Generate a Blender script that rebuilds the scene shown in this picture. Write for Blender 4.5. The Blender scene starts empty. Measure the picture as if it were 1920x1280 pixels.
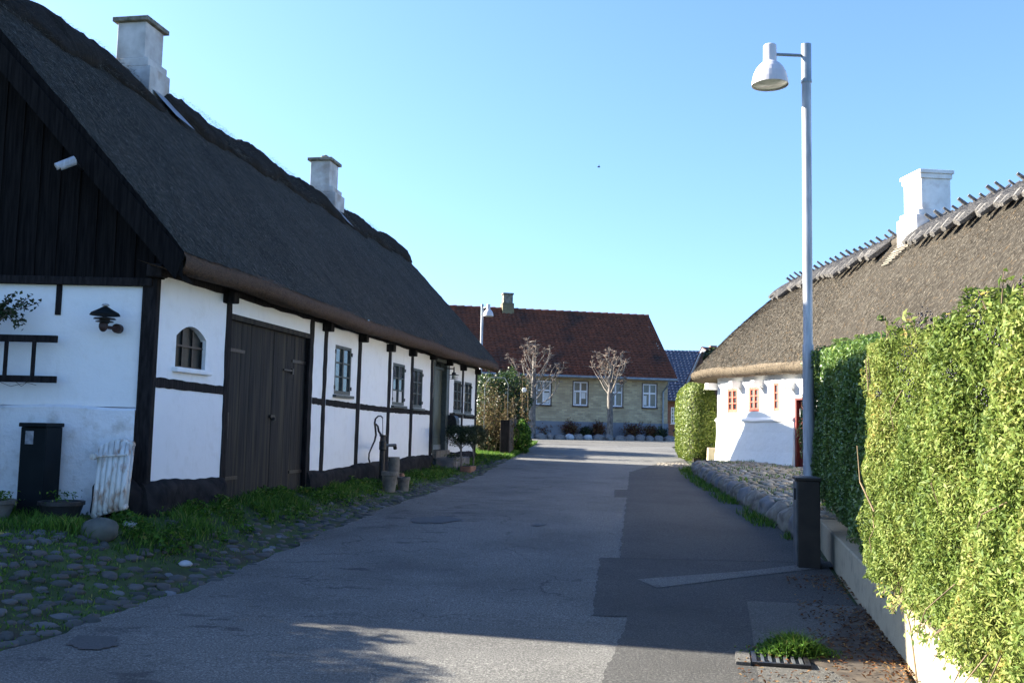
import bpy, math, random
import numpy as np
from mathutils import Vector, Matrix
random.seed(7); RNG = np.random.default_rng(7)
SC = bpy.context.scene; COL = SC.collection
# ------------------------------------------------------------------ camera
EYE = 1.6; FPX = 1800.0
PITCH = math.atan(162/1800.0); ROLL = math.radians(1.26)
fw = Vector((0, math.cos(PITCH), math.sin(PITCH)))
up0 = Vector((0, -math.sin(PITCH), math.cos(PITCH))); X0 = Vector((1, 0, 0))
rc = X0*math.cos(ROLL) + up0*math.sin(ROLL)
uc = -X0*math.sin(ROLL) + up0*math.cos(ROLL)
cam = bpy.data.cameras.new('camera'); camo = bpy.data.objects.new('camera', cam); COL.objects.link(camo)
m = Matrix((( rc.x, uc.x, -fw.x, 0), (rc.y, uc.y, -fw.y, 0), (rc.z, uc.z, -fw.z, EYE), (0, 0, 0, 1)))
camo.matrix_world = m
cam.sensor_width = 36; cam.lens = 36*FPX/1920; cam.clip_end = 3000; cam.clip_start = 0.05
SC.camera = camo
# ------------------------------------------------------------------ light
SUN_AZ = math.radians(-72.0); SUN_EL = math.radians(25.2)
S = Vector((math.sin(SUN_AZ)*math.cos(SUN_EL), math.cos(SUN_AZ)*math.cos(SUN_EL), math.sin(SUN_EL)))
w = bpy.data.worlds.new('World'); SC.world = w; w.use_nodes = True
nt = w.node_tree; bg = nt.nodes['Background']
sky = nt.nodes.new('ShaderNodeTexSky'); sky.sky_type = 'NISHITA'; sky.sun_disc = False
sky.sun_elevation = SUN_EL; sky.sun_rotation = SUN_AZ; sky.altitude = 0; sky.air_density = 1.0; sky.dust_density = 1.0; sky.ozone_density = 1.5
tc = nt.nodes.new('ShaderNodeTexCoord'); ma = nt.nodes.new('ShaderNodeVectorMath'); ma.operation = 'MULTIPLY_ADD'; ma.inputs[1].default_value = (1, 1, .9); ma.inputs[2].default_value = (0, 0, .06)
nm = nt.nodes.new('ShaderNodeVectorMath'); nm.operation = 'NORMALIZE'; nt.links.new(tc.outputs['Generated'], ma.inputs[0]); nt.links.new(ma.outputs[0], nm.inputs[0]); nt.links.new(nm.outputs[0], sky.inputs['Vector'])
mu = nt.nodes.new('ShaderNodeVectorMath'); mu.operation = 'MULTIPLY'; mu.inputs[1].default_value = (.85, 1.08, 1.45); nt.links.new(sky.outputs[0], mu.inputs[0])
nt.links.new(mu.outputs[0], bg.inputs[0]); bg.inputs[1].default_value = 0.05
sl = bpy.data.lights.new('sun', 'SUN'); so = bpy.data.objects.new('sun', sl); COL.objects.link(so)
sl.energy = 5.0; sl.angle = math.radians(0.53); sl.color = (1.0, 0.93, 0.80)
so.rotation_euler = S.to_track_quat('Z', 'Y').to_euler(); so.location = (0, 0, 30)
SC.view_settings.view_transform = 'Standard'; SC.view_settings.look = 'None'
SC.view_settings.exposure = 2.5; SC.view_settings.gamma = 1
# ------------------------------------------------------------------ places seen from the street
def ray(px, py):
    d = fw*FPX + rc*(px-960) - uc*(py-640)
    return d/d.y
def atY(px, py, Y): 
    d = ray(px, py); return Vector((0, 0, EYE)) + d*Y
def onplane(px, py, P, n):
    d = ray(px, py); t = ((P.x)*n.x + (P.y)*n.y)/(d.x*n.x+d.y*n.y)
    return Vector((0, 0, EYE)) + d*t
_ty = np.arange(-60, 1500, .25)
def table(pts, wid=11):
    a = np.interp(_ty, [p[0] for p in pts], [p[1] for p in pts])
    k = np.ones(wid)/wid; p = np.pad(a, wid//2, mode='edge')
    return np.convolve(p, k, mode='valid')[:len(_ty)]
_road = table([(-60, 1.9), (0, 1.6), (6, 1.48), (9, 1.42), (11, 1.33), (14, 1.2), (20, 1.03), (24, .88), (27, .78), (32, .63), (38, .52), (43, .46), (55, .38), (75, .3), (200, .3)])
_inner = table([(-60, 1.7), (0, 1.42), (5, 1.22), (7.5, 1.05), (9.7, .97), (18, 1.0), (23, .93), (27, .76), (32, .6), (38, .5), (43, .44), (55, .36), (75, .28)])
_edL = table([(-60, -16), (0, -4.6), (6, -3.2), (7.4, -2.95), (8.9, -2.57), (11, -2.32), (14.4, -1.76), (20, -.66), (28.5, .32), (33, .75), (36, 1.0), (60, 3)], 7)
_edR = table([(-60, -11), (0, 1.2), (11, 3.5), (12.3, 3.62), (23.2, 4.42), (28, 5.0), (60, 9)], 5)
def ti(tab, Y): return np.interp(Y, _ty, tab)
def zroad(Y): return EYE - ti(_road, Y)
def edL(Y): return ti(_edL, Y)
def edR(Y): return ti(_edR, Y)
def hnoise(x, y):
    return .5*(np.sin(x*1.7+y*.6)+np.sin(y*2.3-x*.9+1.3)) * .5 + .25*np.sin(x*4.1+1)*np.sin(y*3.7+2)
def gz(X, Y):
    X = np.asarray(X, float); Y = np.asarray(Y, float)
    zr = zroad(Y); d = np.clip((edL(Y)-X)/1.35, 0, 1); d = d*d*(3-2*d)
    return zr + (EYE-ti(_inner, Y)-zr)*d + .02*d*hnoise(X*1.3, Y*1.3)
def onground(px, py):
    d = ray(px, py); lo, hi = 1.0, 120.0
    f = lambda t: EYE + d.z*t - float(gz(d.x*t, t))
    t = lo
    while t < hi and f(t) > 0: t += .05
    return Vector((d.x*t, t, float(gz(d.x*t, t))))
class Fr:                                   # a facade: along, outwards, up
    def __init__(s, P, az, side=1):         # az = azimuth of the along axis (0 = +Y, 90 = +X); out = along turned clockwise by 90 if side=1
        a = math.radians(az); s.P = Vector((P[0], P[1], 0)); s.e = Vector((math.sin(a), math.cos(a), 0))
        s.o = Vector((math.cos(a), -math.sin(a), 0))*side
    def pt(s, u, o, z): return s.P + s.e*u + s.o*o + Vector((0, 0, z))
    def hit(s, px, py, off=0):
        p = onplane(px, py, s.P+s.o*off, s.o); return ((p-s.P).dot(s.e), p.z)
    def u(s, px, py=700, off=0): return s.hit(px, py, off)[0]
# ------------------------------------------------------------------ objects
def tag(o, label=None, cat=None, group=None, kind=None):
    if label: o['label'] = label
    if cat: o['category'] = cat
    if group: o['group'] = group
    if kind: o['kind'] = kind
    return o
def thing(name, loc, label, cat, group=None, rz=0):
    o = bpy.data.objects.new(name, None); COL.objects.link(o); o.location = loc; o.rotation_euler = (0, 0, rz)
    o.empty_display_size = .2
    return tag(o, label, cat, group)
def wloc(o):
    v = Vector((0, 0, 0))
    while o is not None: v = v + o.location; o = o.parent
    return v
def copy_tree(o, parent=None):
    c = o.copy(); COL.objects.link(c); c.parent = parent
    for ch in [x for x in COL.objects if x.parent == o]: copy_tree(ch, c)
    return c
class MB:
    def __init__(s): s.v = []; s.f = []; s.uv = {}
    def add(s, vs, fs):
        n = len(s.v); s.v += [tuple(v) for v in vs]; s.f += [tuple(i+n for i in f) for f in fs]; return s
    def box(s, a, b):
        x0, y0, z0 = a; x1, y1, z1 = b
        return s.add([(x0,y0,z0),(x1,y0,z0),(x1,y1,z0),(x0,y1,z0),(x0,y0,z1),(x1,y0,z1),(x1,y1,z1),(x0,y1,z1)],
              [(0,3,2,1),(4,5,6,7),(0,1,5,4),(1,2,6,5),(2,3,7,6),(3,0,4,7)])
    def fb(s, fr, u0, u1, o0, o1, z0, z1, dz=0):   # dz: rise of the far end
        p = fr.pt
        return s.add([p(u0,o0,z0),p(u1,o0,z0+dz),p(u1,o1,z0+dz),p(u0,o1,z0),p(u0,o0,z1),p(u1,o0,z1+dz),p(u1,o1,z1+dz),p(u0,o1,z1)],
              [(0,1,2,3),(7,6,5,4),(4,5,1,0),(5,6,2,1),(6,7,3,2),(7,4,0,3)])
    def quad(s, a, b, c, d): return s.add([a, b, c, d], [(0, 1, 2, 3)])
    def tube(s, pts, rad, n=8, cap=True):
        pts = [Vector(p) for p in pts]
        if not hasattr(rad, '__len__'): rad = [rad]*len(pts)
        rings = []; prev = None
        for i, p in enumerate(pts):
            t = (pts[min(i+1, len(pts)-1)] - pts[max(i-1, 0)])
            t = t.normalized() if t.length > 1e-9 else Vector((0, 0, 1))
            if prev is None: a = t.orthogonal().normalized()
            else:
                a = prev - t*prev.dot(t)
                a = a.normalized() if a.length > 1e-6 else t.orthogonal().normalized()
            prev = a; b = t.cross(a)
            rings.append([p + (a*math.cos(2*math.pi*k/n)+b*math.sin(2*math.pi*k/n))*rad[i] for k in range(n)])
        vs = [v for r in rings for v in r]; fs = []
        for i in range(len(pts)-1):
            for k in range(n):
                fs.append((i*n+k, i*n+(k+1) % n, (i+1)*n+(k+1) % n, (i+1)*n+k))
        if cap:
            fs.append(tuple(range(n-1, -1, -1))); fs.append(tuple((len(pts)-1)*n+k for k in range(n)))
        return s.add(vs, fs)
    def lathe(s, c, prof, n=24, axis='z'):
        c = Vector(c); vs = []; fs = []
        for r, z in prof:
            for k in range(n):
                a = 2*math.pi*k/n
                d = Vector((r*math.cos(a), r*math.sin(a), z)) if axis == 'z' else Vector((r*math.cos(a), z, r*math.sin(a)))
                vs.append(c+d)
        for i in range(len(prof)-1):
            for k in range(n): fs.append((i*n+k, i*n+(k+1) % n, (i+1)*n+(k+1) % n, (i+1)*n+k))
        return s.add(vs, fs)
    def blob(s, c, r, nu=12, nv=8, amp=.12, seed=0, flat=0):
        rr = random.Random(seed); ph = [rr.uniform(0, 6.28) for _ in range(9)]; c = Vector(c); vs = []; fs = []
        for j in range(nv+1):
            th = math.pi*j/nv
            for k in range(nu):
                a = 2*math.pi*k/nu; d = Vector((math.sin(th)*math.cos(a), math.sin(th)*math.sin(a), math.cos(th)))
                q = 1 + amp*(math.sin(3*d.x+ph[0])+math.sin(3.3*d.y+ph[1])+math.sin(4*d.z+ph[2])+.5*math.sin(6*d.x+5*d.y+ph[3])+.5*math.sin(7*d.z+4*d.y+ph[4]))*.6
                vs.append(c + Vector((d.x*r[0]*q, d.y*r[1]*q, d.z*r[2]*q)))
        for j in range(nv):
            for k in range(nu): fs.append((j*nu+k, (j+1)*nu+k, (j+1)*nu+(k+1) % nu, j*nu+(k+1) % nu))
        return s.add(vs, fs)
    def rock(s, c, r, seed=0, nu=26, nv=18, amp=.16):
        from mathutils import noise as mn
        c = Vector(c); o = Vector((seed*7.3, seed*3.1, seed*1.7)); vs = []; fs = []; rr = random.Random(seed)
        pl = [(Vector((rr.gauss(0, 1), rr.gauss(0, 1), rr.gauss(0, .8))).normalized(), rr.uniform(.72, .93)) for _ in range(9)]
        for j in range(nv+1):
            th = math.pi*j/nv
            for k in range(nu):
                a = 2*math.pi*k/nu; d = Vector((math.sin(th)*math.cos(a), math.sin(th)*math.sin(a), math.cos(th))); q = 1.0
                for n_, h in pl:
                    dd = d.dot(n_)
                    if dd > .01: q = min(q, h/dd)
                q = q*.75+.25; q += amp*mn.noise(d*1.6+o)+amp*.4*mn.noise(d*5+o)+amp*.2*mn.noise(d*13+o); vs.append(c+Vector((d.x*r[0]*q, d.y*r[1]*q, d.z*r[2]*q)))
        for j in range(nv):
            for k in range(nu): fs.append((j*nu+k, (j+1)*nu+k, (j+1)*nu+(k+1) % nu, j*nu+(k+1) % nu))
        return s.add(vs, fs)
    def build(s, name, mat, parent=None, smooth=False, bevel=0, sub=0, label=None):
        L = wloc(parent) if parent is not None else Vector((0, 0, 0))
        me = bpy.data.meshes.new(name)
        me.from_pydata([(v[0]-L.x, v[1]-L.y, v[2]-L.z) for v in s.v], [], s.f); me.validate(); me.update()
        if smooth: me.polygons.foreach_set('use_smooth', [True]*len(me.polygons))
        me.materials.append(mat)
        o = bpy.data.objects.new(name, me); COL.objects.link(o); o.parent = parent
        if bevel:
            b = o.modifiers.new('bevel', 'BEVEL'); b.width = bevel; b.segments = 2; b.limit_method = 'ANGLE'
        if label: o['label'] = label
        return o
def npmesh(name, V, F, mat, parent=None, rnd=None, uv=None, smooth=False):
    """V (n,3), F (m,k) all of one size"""
    L = wloc(parent) if parent is not None else Vector((0, 0, 0))
    V = np.asarray(V, np.float32) - np.array(L, np.float32); F = np.asarray(F, np.int32); k = F.shape[1]
    me = bpy.data.meshes.new(name); me.vertices.add(len(V)); me.vertices.foreach_set('co', V.ravel())
    me.loops.add(F.size); me.loops.foreach_set('vertex_index', F.ravel())
    me.polygons.add(len(F)); me.polygons.foreach_set('loop_start', np.arange(0, F.size, k, dtype=np.int32))
    try: me.polygons.foreach_set('loop_total', np.full(len(F), k, np.int32))
    except Exception: pass
    if smooth: me.polygons.foreach_set('use_smooth', np.ones(len(F), bool))
    me.update(calc_edges=True)
    if rnd is not None:
        a = me.attributes.new('rnd', 'FLOAT', 'POINT'); a.data.foreach_set('value', np.asarray(rnd, np.float32))
    if uv is not None:
        l = me.uv_layers.new(name='UVMap'); l.data.foreach_set('uv', np.asarray(uv, np.float32)[F.ravel()].ravel())
    me.materials.append(mat)
    o = bpy.data.objects.new(name, me); COL.objects.link(o); o.parent = parent
    return o
# ------------------------------------------------------------------ materials
def N(nt, t, **k):
    n = nt.nodes.new(t)
    for a, b in k.items(): setattr(n, a, b)
    return n
def ramp(nt, fac, stops):
    r = N(nt, 'ShaderNodeValToRGB'); nt.links.new(fac, r.inputs[0])
    e = r.color_ramp.elements
    while len(e) < len(stops): e.new(.5)
    for i, (p, c) in enumerate(stops): e[i].position = p; e[i].color = (c[0], c[1], c[2], 1)
    return r.outputs[0]
def newmat(name):
    mt = bpy.data.materials.new(name); mt.use_nodes = True; nt = mt.node_tree
    return mt, nt, nt.nodes['Principled BSDF']
def mapped(nt, scale=(1, 1, 1), src='Object', rot=(0, 0, 0)):
    tc = N(nt, 'ShaderNodeTexCoord'); mp = N(nt, 'ShaderNodeMapping'); mp.inputs['Scale'].default_value = scale; mp.inputs['Rotation'].default_value = rot
    nt.links.new(tc.outputs[src], mp.inputs[0]); return mp.outputs[0]
def noise(nt, vec, scale, detail=4, rough=.55):
    n = N(nt, 'ShaderNodeTexNoise'); n.inputs['Scale'].default_value = scale; n.inputs['Detail'].default_value = detail; n.inputs['Roughness'].default_value = rough
    nt.links.new(vec, n.inputs['Vector']); return n.outputs['Fac']
def mathn(nt, op, a, b=None):
    n = N(nt, 'ShaderNodeMath', operation=op)
    for i, x in enumerate((a, b)):
        if x is None: continue
        if isinstance(x, (int, float)): n.inputs[i].default_value = x
        else: nt.links.new(x, n.inputs[i])
    return n.outputs[0]
def mixc(nt, fac, a, b, mode='MIX'):
    n = N(nt, 'ShaderNodeMix', data_type='RGBA', blend_type=mode)
    for s, x in ((n.inputs[0], fac), (n.inputs[6], a), (n.inputs[7], b)):
        if isinstance(x, (int, float)): s.default_value = x
        elif isinstance(x, tuple): s.default_value = (x[0], x[1], x[2], 1)
        else: nt.links.new(x, s)
    return n.outputs[2]
def bumpn(nt, bs, h, strength, dist=.02):
    b = N(nt, 'ShaderNodeBump'); b.inputs['Strength'].default_value = strength; b.inputs['Distance'].default_value = dist
    nt.links.new(h, b.inputs['Height']); nt.links.new(b.outputs[0], bs.inputs['Normal'])
def M(name, c1, c2, scale=8, rough=.8, bump=.3, stretch=(1, 1, 1), c3=None, scale2=1.0, metal=0, dist=.01, src='Object', lo=.35, hi=.65, spec=.4, rot=(0,0,0)):
    mt, nt, bs = newmat(name); v = mapped(nt, stretch, src, rot)
    n1 = noise(nt, v, scale, 6)
    c = ramp(nt, n1, [(lo, c1), (hi, c2)])
    if c3 is not None:
        n2 = noise(nt, v, scale2, 5); f = ramp(nt, n2, [(.5, (0, 0, 0)), (.68, (1, 1, 1))]); c = mixc(nt, f, c, c3)
    nt.links.new(c, bs.inputs['Base Color']); bs.inputs['Roughness'].default_value = rough; bs.inputs['Metallic'].default_value = metal
    bs.inputs['Specular IOR Level'].default_value = spec
    if bump: bumpn(nt, bs, n1, bump, dist)
    return mt
def plaster(name, col, dirt, amt=.5, bump=.5):
    mt, nt, bs = newmat(name); v = mapped(nt)
    big = noise(nt, v, 1.1, 6, .6); mid = noise(nt, v, 6, 6, .6); fine = noise(nt, v, 60, 4, .6)
    f = ramp(nt, mid, [(.52, (0, 0, 0)), (.75, (amt, amt, amt))])
    c = mixc(nt, f, col, dirt)
    c = mixc(nt, mathn(nt, 'MULTIPLY', big, .35), c, tuple(x*.78 for x in col))
    st = noise(nt, mapped(nt, (9, 9, 1.1)), 1, 6, .7); c = mixc(nt, ramp(nt, st, [(.58, (0, 0, 0)), (.75, (.35, .35, .35))]), c, dirt)
    nt.links.new(c, bs.inputs['Base Color']); bs.inputs['Roughness'].default_value = .9; bs.inputs['Specular IOR Level'].default_value = .15
    h = mathn(nt, 'ADD', mathn(nt, 'ADD', mathn(nt, 'MULTIPLY', mid, 1.0), mathn(nt, 'MULTIPLY', fine, .25)), mathn(nt, 'MULTIPLY', big, 3.0))
    bumpn(nt, bs, h, bump, .02); return mt
def thatch_mat(name, ca, cb, cc, moss=None):
    mt, nt, bs = newmat(name); v = mapped(nt, (1, 1, 1), 'UV')
    def mp(s):
        m_ = N(nt, 'ShaderNodeMapping'); m_.inputs['Scale'].default_value = s; nt.links.new(v, m_.inputs[0]); return m_.outputs[0]
    streak = noise(nt, mp((17, 2.0, 1)), 1, 5, .75); fine = noise(nt, mp((62, 10, 1)), 1, 5, .8); big = noise(nt, mp((.9, .5, 1)), 1, 5, .6); mid = noise(nt, mp((5, 1.6, 1)), 1, 5, .6)
    c = ramp(nt, fine, [(.3, ca), (.5, cb), (.72, cc)])
    c = mixc(nt, ramp(nt, streak, [(.40, (0, 0, 0)), (.62, (.75, .75, .75))]), c, ca)
    c = mixc(nt, ramp(nt, mid, [(.4, (0, 0, 0)), (.65, (.35, .35, .35))]), c, cb)
    c = mixc(nt, ramp(nt, big, [(.45, (0, 0, 0)), (.7, (.5, .5, .5))]), c, ca)
    if moss is not None:
        c = mixc(nt, ramp(nt, noise(nt, mp((7, 4, 1)), 1, 6, .7), [(.6, (0, 0, 0)), (.72, (.7, .7, .7))]), c, moss)
    nt.links.new(c, bs.inputs['Base Color']); bs.inputs['Roughness'].default_value = .95; bs.inputs['Specular IOR Level'].default_value = .1
    h = mathn(nt, 'ADD', mathn(nt, 'MULTIPLY', streak, .6), fine); bumpn(nt, bs, h, 1.0, .05); return mt
def leaf_mat(name, stops, rough=.45, trans=.35, spec=.35):
    mt, nt, bs = newmat(name); at = N(nt, 'ShaderNodeAttribute'); at.attribute_name = 'rnd'
    c = ramp(nt, at.outputs['Fac'], stops)
    nt.links.new(c, bs.inputs['Base Color']); bs.inputs['Roughness'].default_value = rough; bs.inputs['Specular IOR Level'].default_value = spec
    if trans:
        tr = N(nt, 'ShaderNodeBsdfTranslucent'); nt.links.new(c, tr.inputs[0]); mx = N(nt, 'ShaderNodeMixShader'); mx.inputs[0].default_value = trans
        nt.links.new(bs.outputs[0], mx.inputs[1]); nt.links.new(tr.outputs[0], mx.inputs[2]); nt.links.new(mx.outputs[0], nt.nodes['Material Output'].inputs[0])
    return mt
def facade_vec(nt, az):                      # x along the facade, y up
    tc = N(nt, 'ShaderNodeTexCoord'); r = N(nt, 'ShaderNodeVectorRotate', rotation_type='Z_AXIS'); r.inputs['Angle'].default_value = math.radians(az-90)
    nt.links.new(tc.outputs['Object'], r.inputs['Vector']); s = N(nt, 'ShaderNodeSeparateXYZ'); nt.links.new(r.outputs[0], s.inputs[0])
    c = N(nt, 'ShaderNodeCombineXYZ'); nt.links.new(s.outputs[0], c.inputs[0]); nt.links.new(s.outputs[2], c.inputs[1]); return c.outputs[0]
def brick_mat(name, c1, c2, mortar, az, dark, bw=.26, bh=.085):
    mt, nt, bs = newmat(name); v = facade_vec(nt, az)
    b = N(nt, 'ShaderNodeTexBrick'); nt.links.new(v, b.inputs['Vector']); b.inputs['Scale'].default_value = 1
    b.inputs['Brick Width'].default_value = bw; b.inputs['Row Height'].default_value = bh; b.inputs['Mortar Size'].default_value = .008
    b.inputs['Color1'].default_value = (*c1, 1); b.inputs['Color2'].default_value = (*c2, 1); b.inputs['Mortar'].default_value = (*mortar, 1); b.inputs['Bias'].default_value = 0
    n = noise(nt, v, 1.2, 6, .65); c = mixc(nt, ramp(nt, n, [(.42, (0, 0, 0)), (.7, (.75, .75, .75))]), b.outputs[0], dark)
    nt.links.new(c, bs.inputs['Base Color']); bs.inputs['Roughness'].default_value = .9; bumpn(nt, bs, b.outputs['Fac'], -.4, .01); return mt
def glass(name, base=(.02, .025, .03), c2=(.06, .065, .06), rough=.06, scale=2.5):
    return M(name, base, c2, scale, rough, .03, spec=.8, dist=.004)  # opaque pane: the dark room and faint reflections are mixed into its colour
mats = {}
mWhite = plaster('limewash', (.80, .80, .79), (.60, .58, .53), .35, .35)
mWhiteOld = plaster('old_limewash', (.74, .74, .74), (.42, .39, .34), .8, .8)
mWhiteR = plaster('limewash_cottage', (.82, .81, .78), (.66, .63, .57), .3, .5)
mTar = M('black_timber', (.006, .0055, .006), (.022, .019, .019), 5, .8, .6, (6, 6, 1), dist=.01, spec=.12)
mTarPl = M('tarred_plinth', (.008, .008, .009), (.028, .025, .024), 6, .9, .8, dist=.03, spec=.12)
mBoard = M('black_boards', (.003, .003, .0035), (.011, .010, .010), 4, .9, .4, (10, 10, .6), spec=.08)
mGate = M('garage_boards', (.011, .011, .012), (.036, .033, .029), 2.2, .8, .3, (12, 12, .5), c3=(.055, .046, .033), scale2=.9, spec=.2)
mIron = M('black_iron', (.008, .008, .01), (.03, .026, .024), 20, .45, .2, metal=.3)
mGreenW = M('grey_green_paint', (.035, .043, .038), (.06, .07, .062), 14, .5, .15)
mDoor = M('olive_door_paint', (.045, .052, .035), (.085, .09, .062), 4, .5, .2, (14, 14, .8))
mGlass = glass('window_glass'); mGlassOld = M('dusty_glass', (.012, .014, .012), (.035, .038, .034), 5, .45, .05, spec=.2)
mCurtain = M('curtain', (.5, .5, .48), (.7, .7, .68), 3, .8, .2, (20, 20, 1))
mThL = thatch_mat('weathered_thatch', (.018, .017, .015), (.072, .067, .056), (.23, .215, .185), moss=(.036, .042, .022))
mCapL = thatch_mat('ridge_turf', (.014, .012, .010), (.035, .030, .024), (.075, .062, .048))
mThR = thatch_mat('cottage_thatch', (.028, .023, .018), (.080, .069, .054), (.20, .18, .15), moss=(.14, .08, .025))  # the cottage roof's own grey-brown reed colour
mStrawL = leaf_mat('straw_dark', [(0, (.014, .014, .012)), (.6, (.10, .094, .078)), (1, (.30, .285, .235))], .9, 0, .1)
mStrawR = leaf_mat('straw_pale', [(0, (.02, .017, .013)), (.5, (.09, .078, .062)), (.93, (.27, .245, .20)), (1, (.25, .13, .03))], .9, 0, .1)
mEave = M('cut_reed_ends', (.03, .017, .010), (.11, .062, .034), 45, .95, .9, (1, 1, 2), dist=.02)
mEaveR = M('cut_reed_ends_pale', (.055, .042, .028), (.15, .115, .075), 35, .95, .9, (1, 1, 1), dist=.02)
mChim = M('chimney_limewash', (.30, .30, .29), (.48, .48, .47), 3, .9, .5, c3=(.28, .25, .22), scale2=2.2, dist=.01)
mChimR = M('chimney_white', (.66, .65, .62), (.8, .79, .76), 3, .9, .4, c3=(.5, .44, .4), scale2=2.5)
mSlab = M('mossy_slab', (.07, .075, .055), (.2, .19, .16), 9, .9, .5)
mZinc = M('zinc', (.16, .165, .17), (.26, .265, .27), 4, .45, .1, metal=.6)
mGalv = M('galvanised_steel', (.26, .27, .295), (.46, .47, .50), 3, .55, .15, (6, 6, .8), metal=.15, c3=(.24, .25, .26), scale2=1.3)
mShade = M('lamp_enamel', (.46, .43, .44), (.54, .51, .52), 2, .4, .02)
mDiff = M('lamp_diffuser', (.35, .38, .33), (.6, .62, .55), 9, .25, .1)
mRed = M('red_paint', (.36, .055, .03), (.52, .10, .055), 9, .55, .2)
mRedDk = M('dark_red_door', (.10, .014, .010), (.17, .025, .018), 4, .5, .2, (12, 12, 1))
mWood = M('grey_split_wood', (.05, .05, .052), (.22, .20, .175), 6, .9, .6, (5, 5, 5), dist=.01)
mFrW = M('white_paint', (.62, .62, .64), (.76, .76, .77), 6, .5, .05)
mFrB = M('brown_red_trim', (.022, .011, .011), (.04, .018, .016), 8, .6, .1)
mPlG = plaster('grey_render', (.20, .215, .24), (.12, .125, .13), .6, .4)
mGut = M('grey_gutter', (.16, .19, .21), (.24, .27, .29), 5, .4, .05, metal=.3)
mConc = plaster('concrete', (.36, .31, .22), (.17, .155, .12), .9, .6)
mCab = M('dark_cabinet', (.012, .009, .007), (.026, .019, .014), 6, .5, .05)
mCabD = M('cabinet_edge', (.05, .055, .06), (.10, .105, .11), 6, .4, .05)
mBin = M('dark_green_metal', (.003, .006, .008), (.006, .010, .012), 5, .6, .05, spec=.12)
mPaper = M('faded_sticker', (.12, .13, .15), (.3, .31, .33), 14, .6, 0)
mRad = M('chipped_white_enamel', (.52, .50, .44), (.66, .65, .60), 5, .5, .3, (3, 3, 1), c3=(.26, .13, .06), scale2=4.0)
mClay = M('terracotta', (.14, .07, .045), (.26, .13, .08), 7, .85, .3)
mGreyPot = M('grey_stoneware', (.09, .08, .065), (.18, .16, .135), 7, .85, .4)
mStone = M('field_stone', (.07, .072, .078), (.22, .205, .19), 2.6, .8, .5, c3=(.11, .09, .08), scale2=6)
mStoneW = M('warm_field_stone', (.10, .085, .07), (.27, .235, .185), 5, .9, .9, c3=(.12, .13, .10), scale2=3, dist=.03)
mStoneP = M('pale_stone', (.28, .29, .3), (.42, .42, .42), 5, .8, .4)
mBoul = M('boulder_stone', (.05, .055, .048), (.10, .105, .09), 5, .85, .5)
mSoil = M('soil', (.015, .012, .009), (.035, .028, .02), 12, .95, .6)
mBark = M('pollard_bark', (.07, .062, .055), (.19, .17, .15), 6, .9, .6, (3, 3, 1))
mBranch = M('bare_branch', (.12, .105, .09), (.25, .215, .18), 8, .9, .4)
mKnob = M('pollard_knuckle', (.09, .055, .04), (.2, .13, .095), 14, .95, .8)
mTwig = M('brown_twig', (.08, .055, .032), (.19, .135, .08), 9, .9, .3)
mOldW = M('old_fence_wood', (.05, .04, .032), (.14, .11, .085), 5, .9, .4, (9, 9, 1))
mYel = M('yellow_plastic', (.50, .30, .03), (.60, .38, .05), 6, .5, .05)
mBlkP = M('black_plastic', (.01, .01, .012), (.02, .02, .022), 8, .5, .05)
mBrickY = brick_mat('yellow_brick', (.53, .44, .26), (.31, .25, .15), (.31, .28, .23), 77.5, (.25, .205, .13))
mBrickR = brick_mat('red_brick', (.22, .09, .055), (.15, .06, .04), (.2, .17, .15), 90, (.1, .05, .035))
mTile = M('old_red_tiles', (.075, .026, .014), (.17, .05, .024), 3.5, .75, .3, c3=(.028, .02, .018), scale2=.5, lo=.3, hi=.7)
mTileNew = M('fresh_red_tiles', (.28, .06, .022), (.36, .09, .035), 5, .7, .2)
mTileB = M('blue_glazed_tiles', (.045, .06, .095), (.075, .095, .14), 6, .35, .2)
mPriv = leaf_mat('privet_leaves', [(0, (.04, .07, .014)), (.3, (.09, .14, .025)), (.62, (.165, .205, .045)), (.88, (.24, .26, .075)), (1, (.36, .26, .07))], .6, .3, .2)
mPrivD = leaf_mat('dark_hedge_leaves', [(0, (.04, .085, .018)), (.5, (.09, .165, .035)), (.9, (.17, .24, .055)), (1, (.26, .31, .07))], .35, .25, .5)
mHedgeC = leaf_mat('box_leaves', [(0, (.05, .09, .015)), (.6, (.13, .18, .03)), (1, (.24, .27, .06))], .45, .3, .35)
mGrass = leaf_mat('grass_blades', [(0, (.03, .07, .012)), (.5, (.07, .16, .02)), (.9, (.13, .24, .03)), (1, (.26, .24, .08))], .6, .35, .2)
mYew = leaf_mat('yew_needles', [(0, (.008, .014, .006)), (.6, (.02, .036, .012)), (1, (.06, .075, .03))], .6, .1, .2)
mLaurel = leaf_mat('laurel_leaves', [(0, (.008, .02, .007)), (.7, (.022, .05, .011)), (.92, (.07, .11, .02)), (1, (.22, .24, .05))], .35, .3, .5)
mAut = leaf_mat('autumn_leaves', [(0, (.04, .014, .012)), (.4, (.13, .035, .025)), (.7, (.20, .10, .035)), (1, (.10, .11, .04))], .6, .3, .2)
mDry = leaf_mat('dry_leaves', [(0, (.04, .027, .012)), (.6, (.10, .07, .03)), (.85, (.26, .2, .10)), (1, (.08, .11, .03))], .7, .3, .2)
mLitter = leaf_mat('brown_litter', [(0, (.05, .02, .01)), (.6, (.16, .07, .03)), (1, (.3, .19, .08))], .8, .1, .1)
mBerry = M('black_berry', (.006, .005, .009), (.012, .009, .016), 30, .25, 0)
mPetal = M('white_petal', (.7, .7, .66), (.8, .8, .76), 9, .6, .1)
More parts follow.
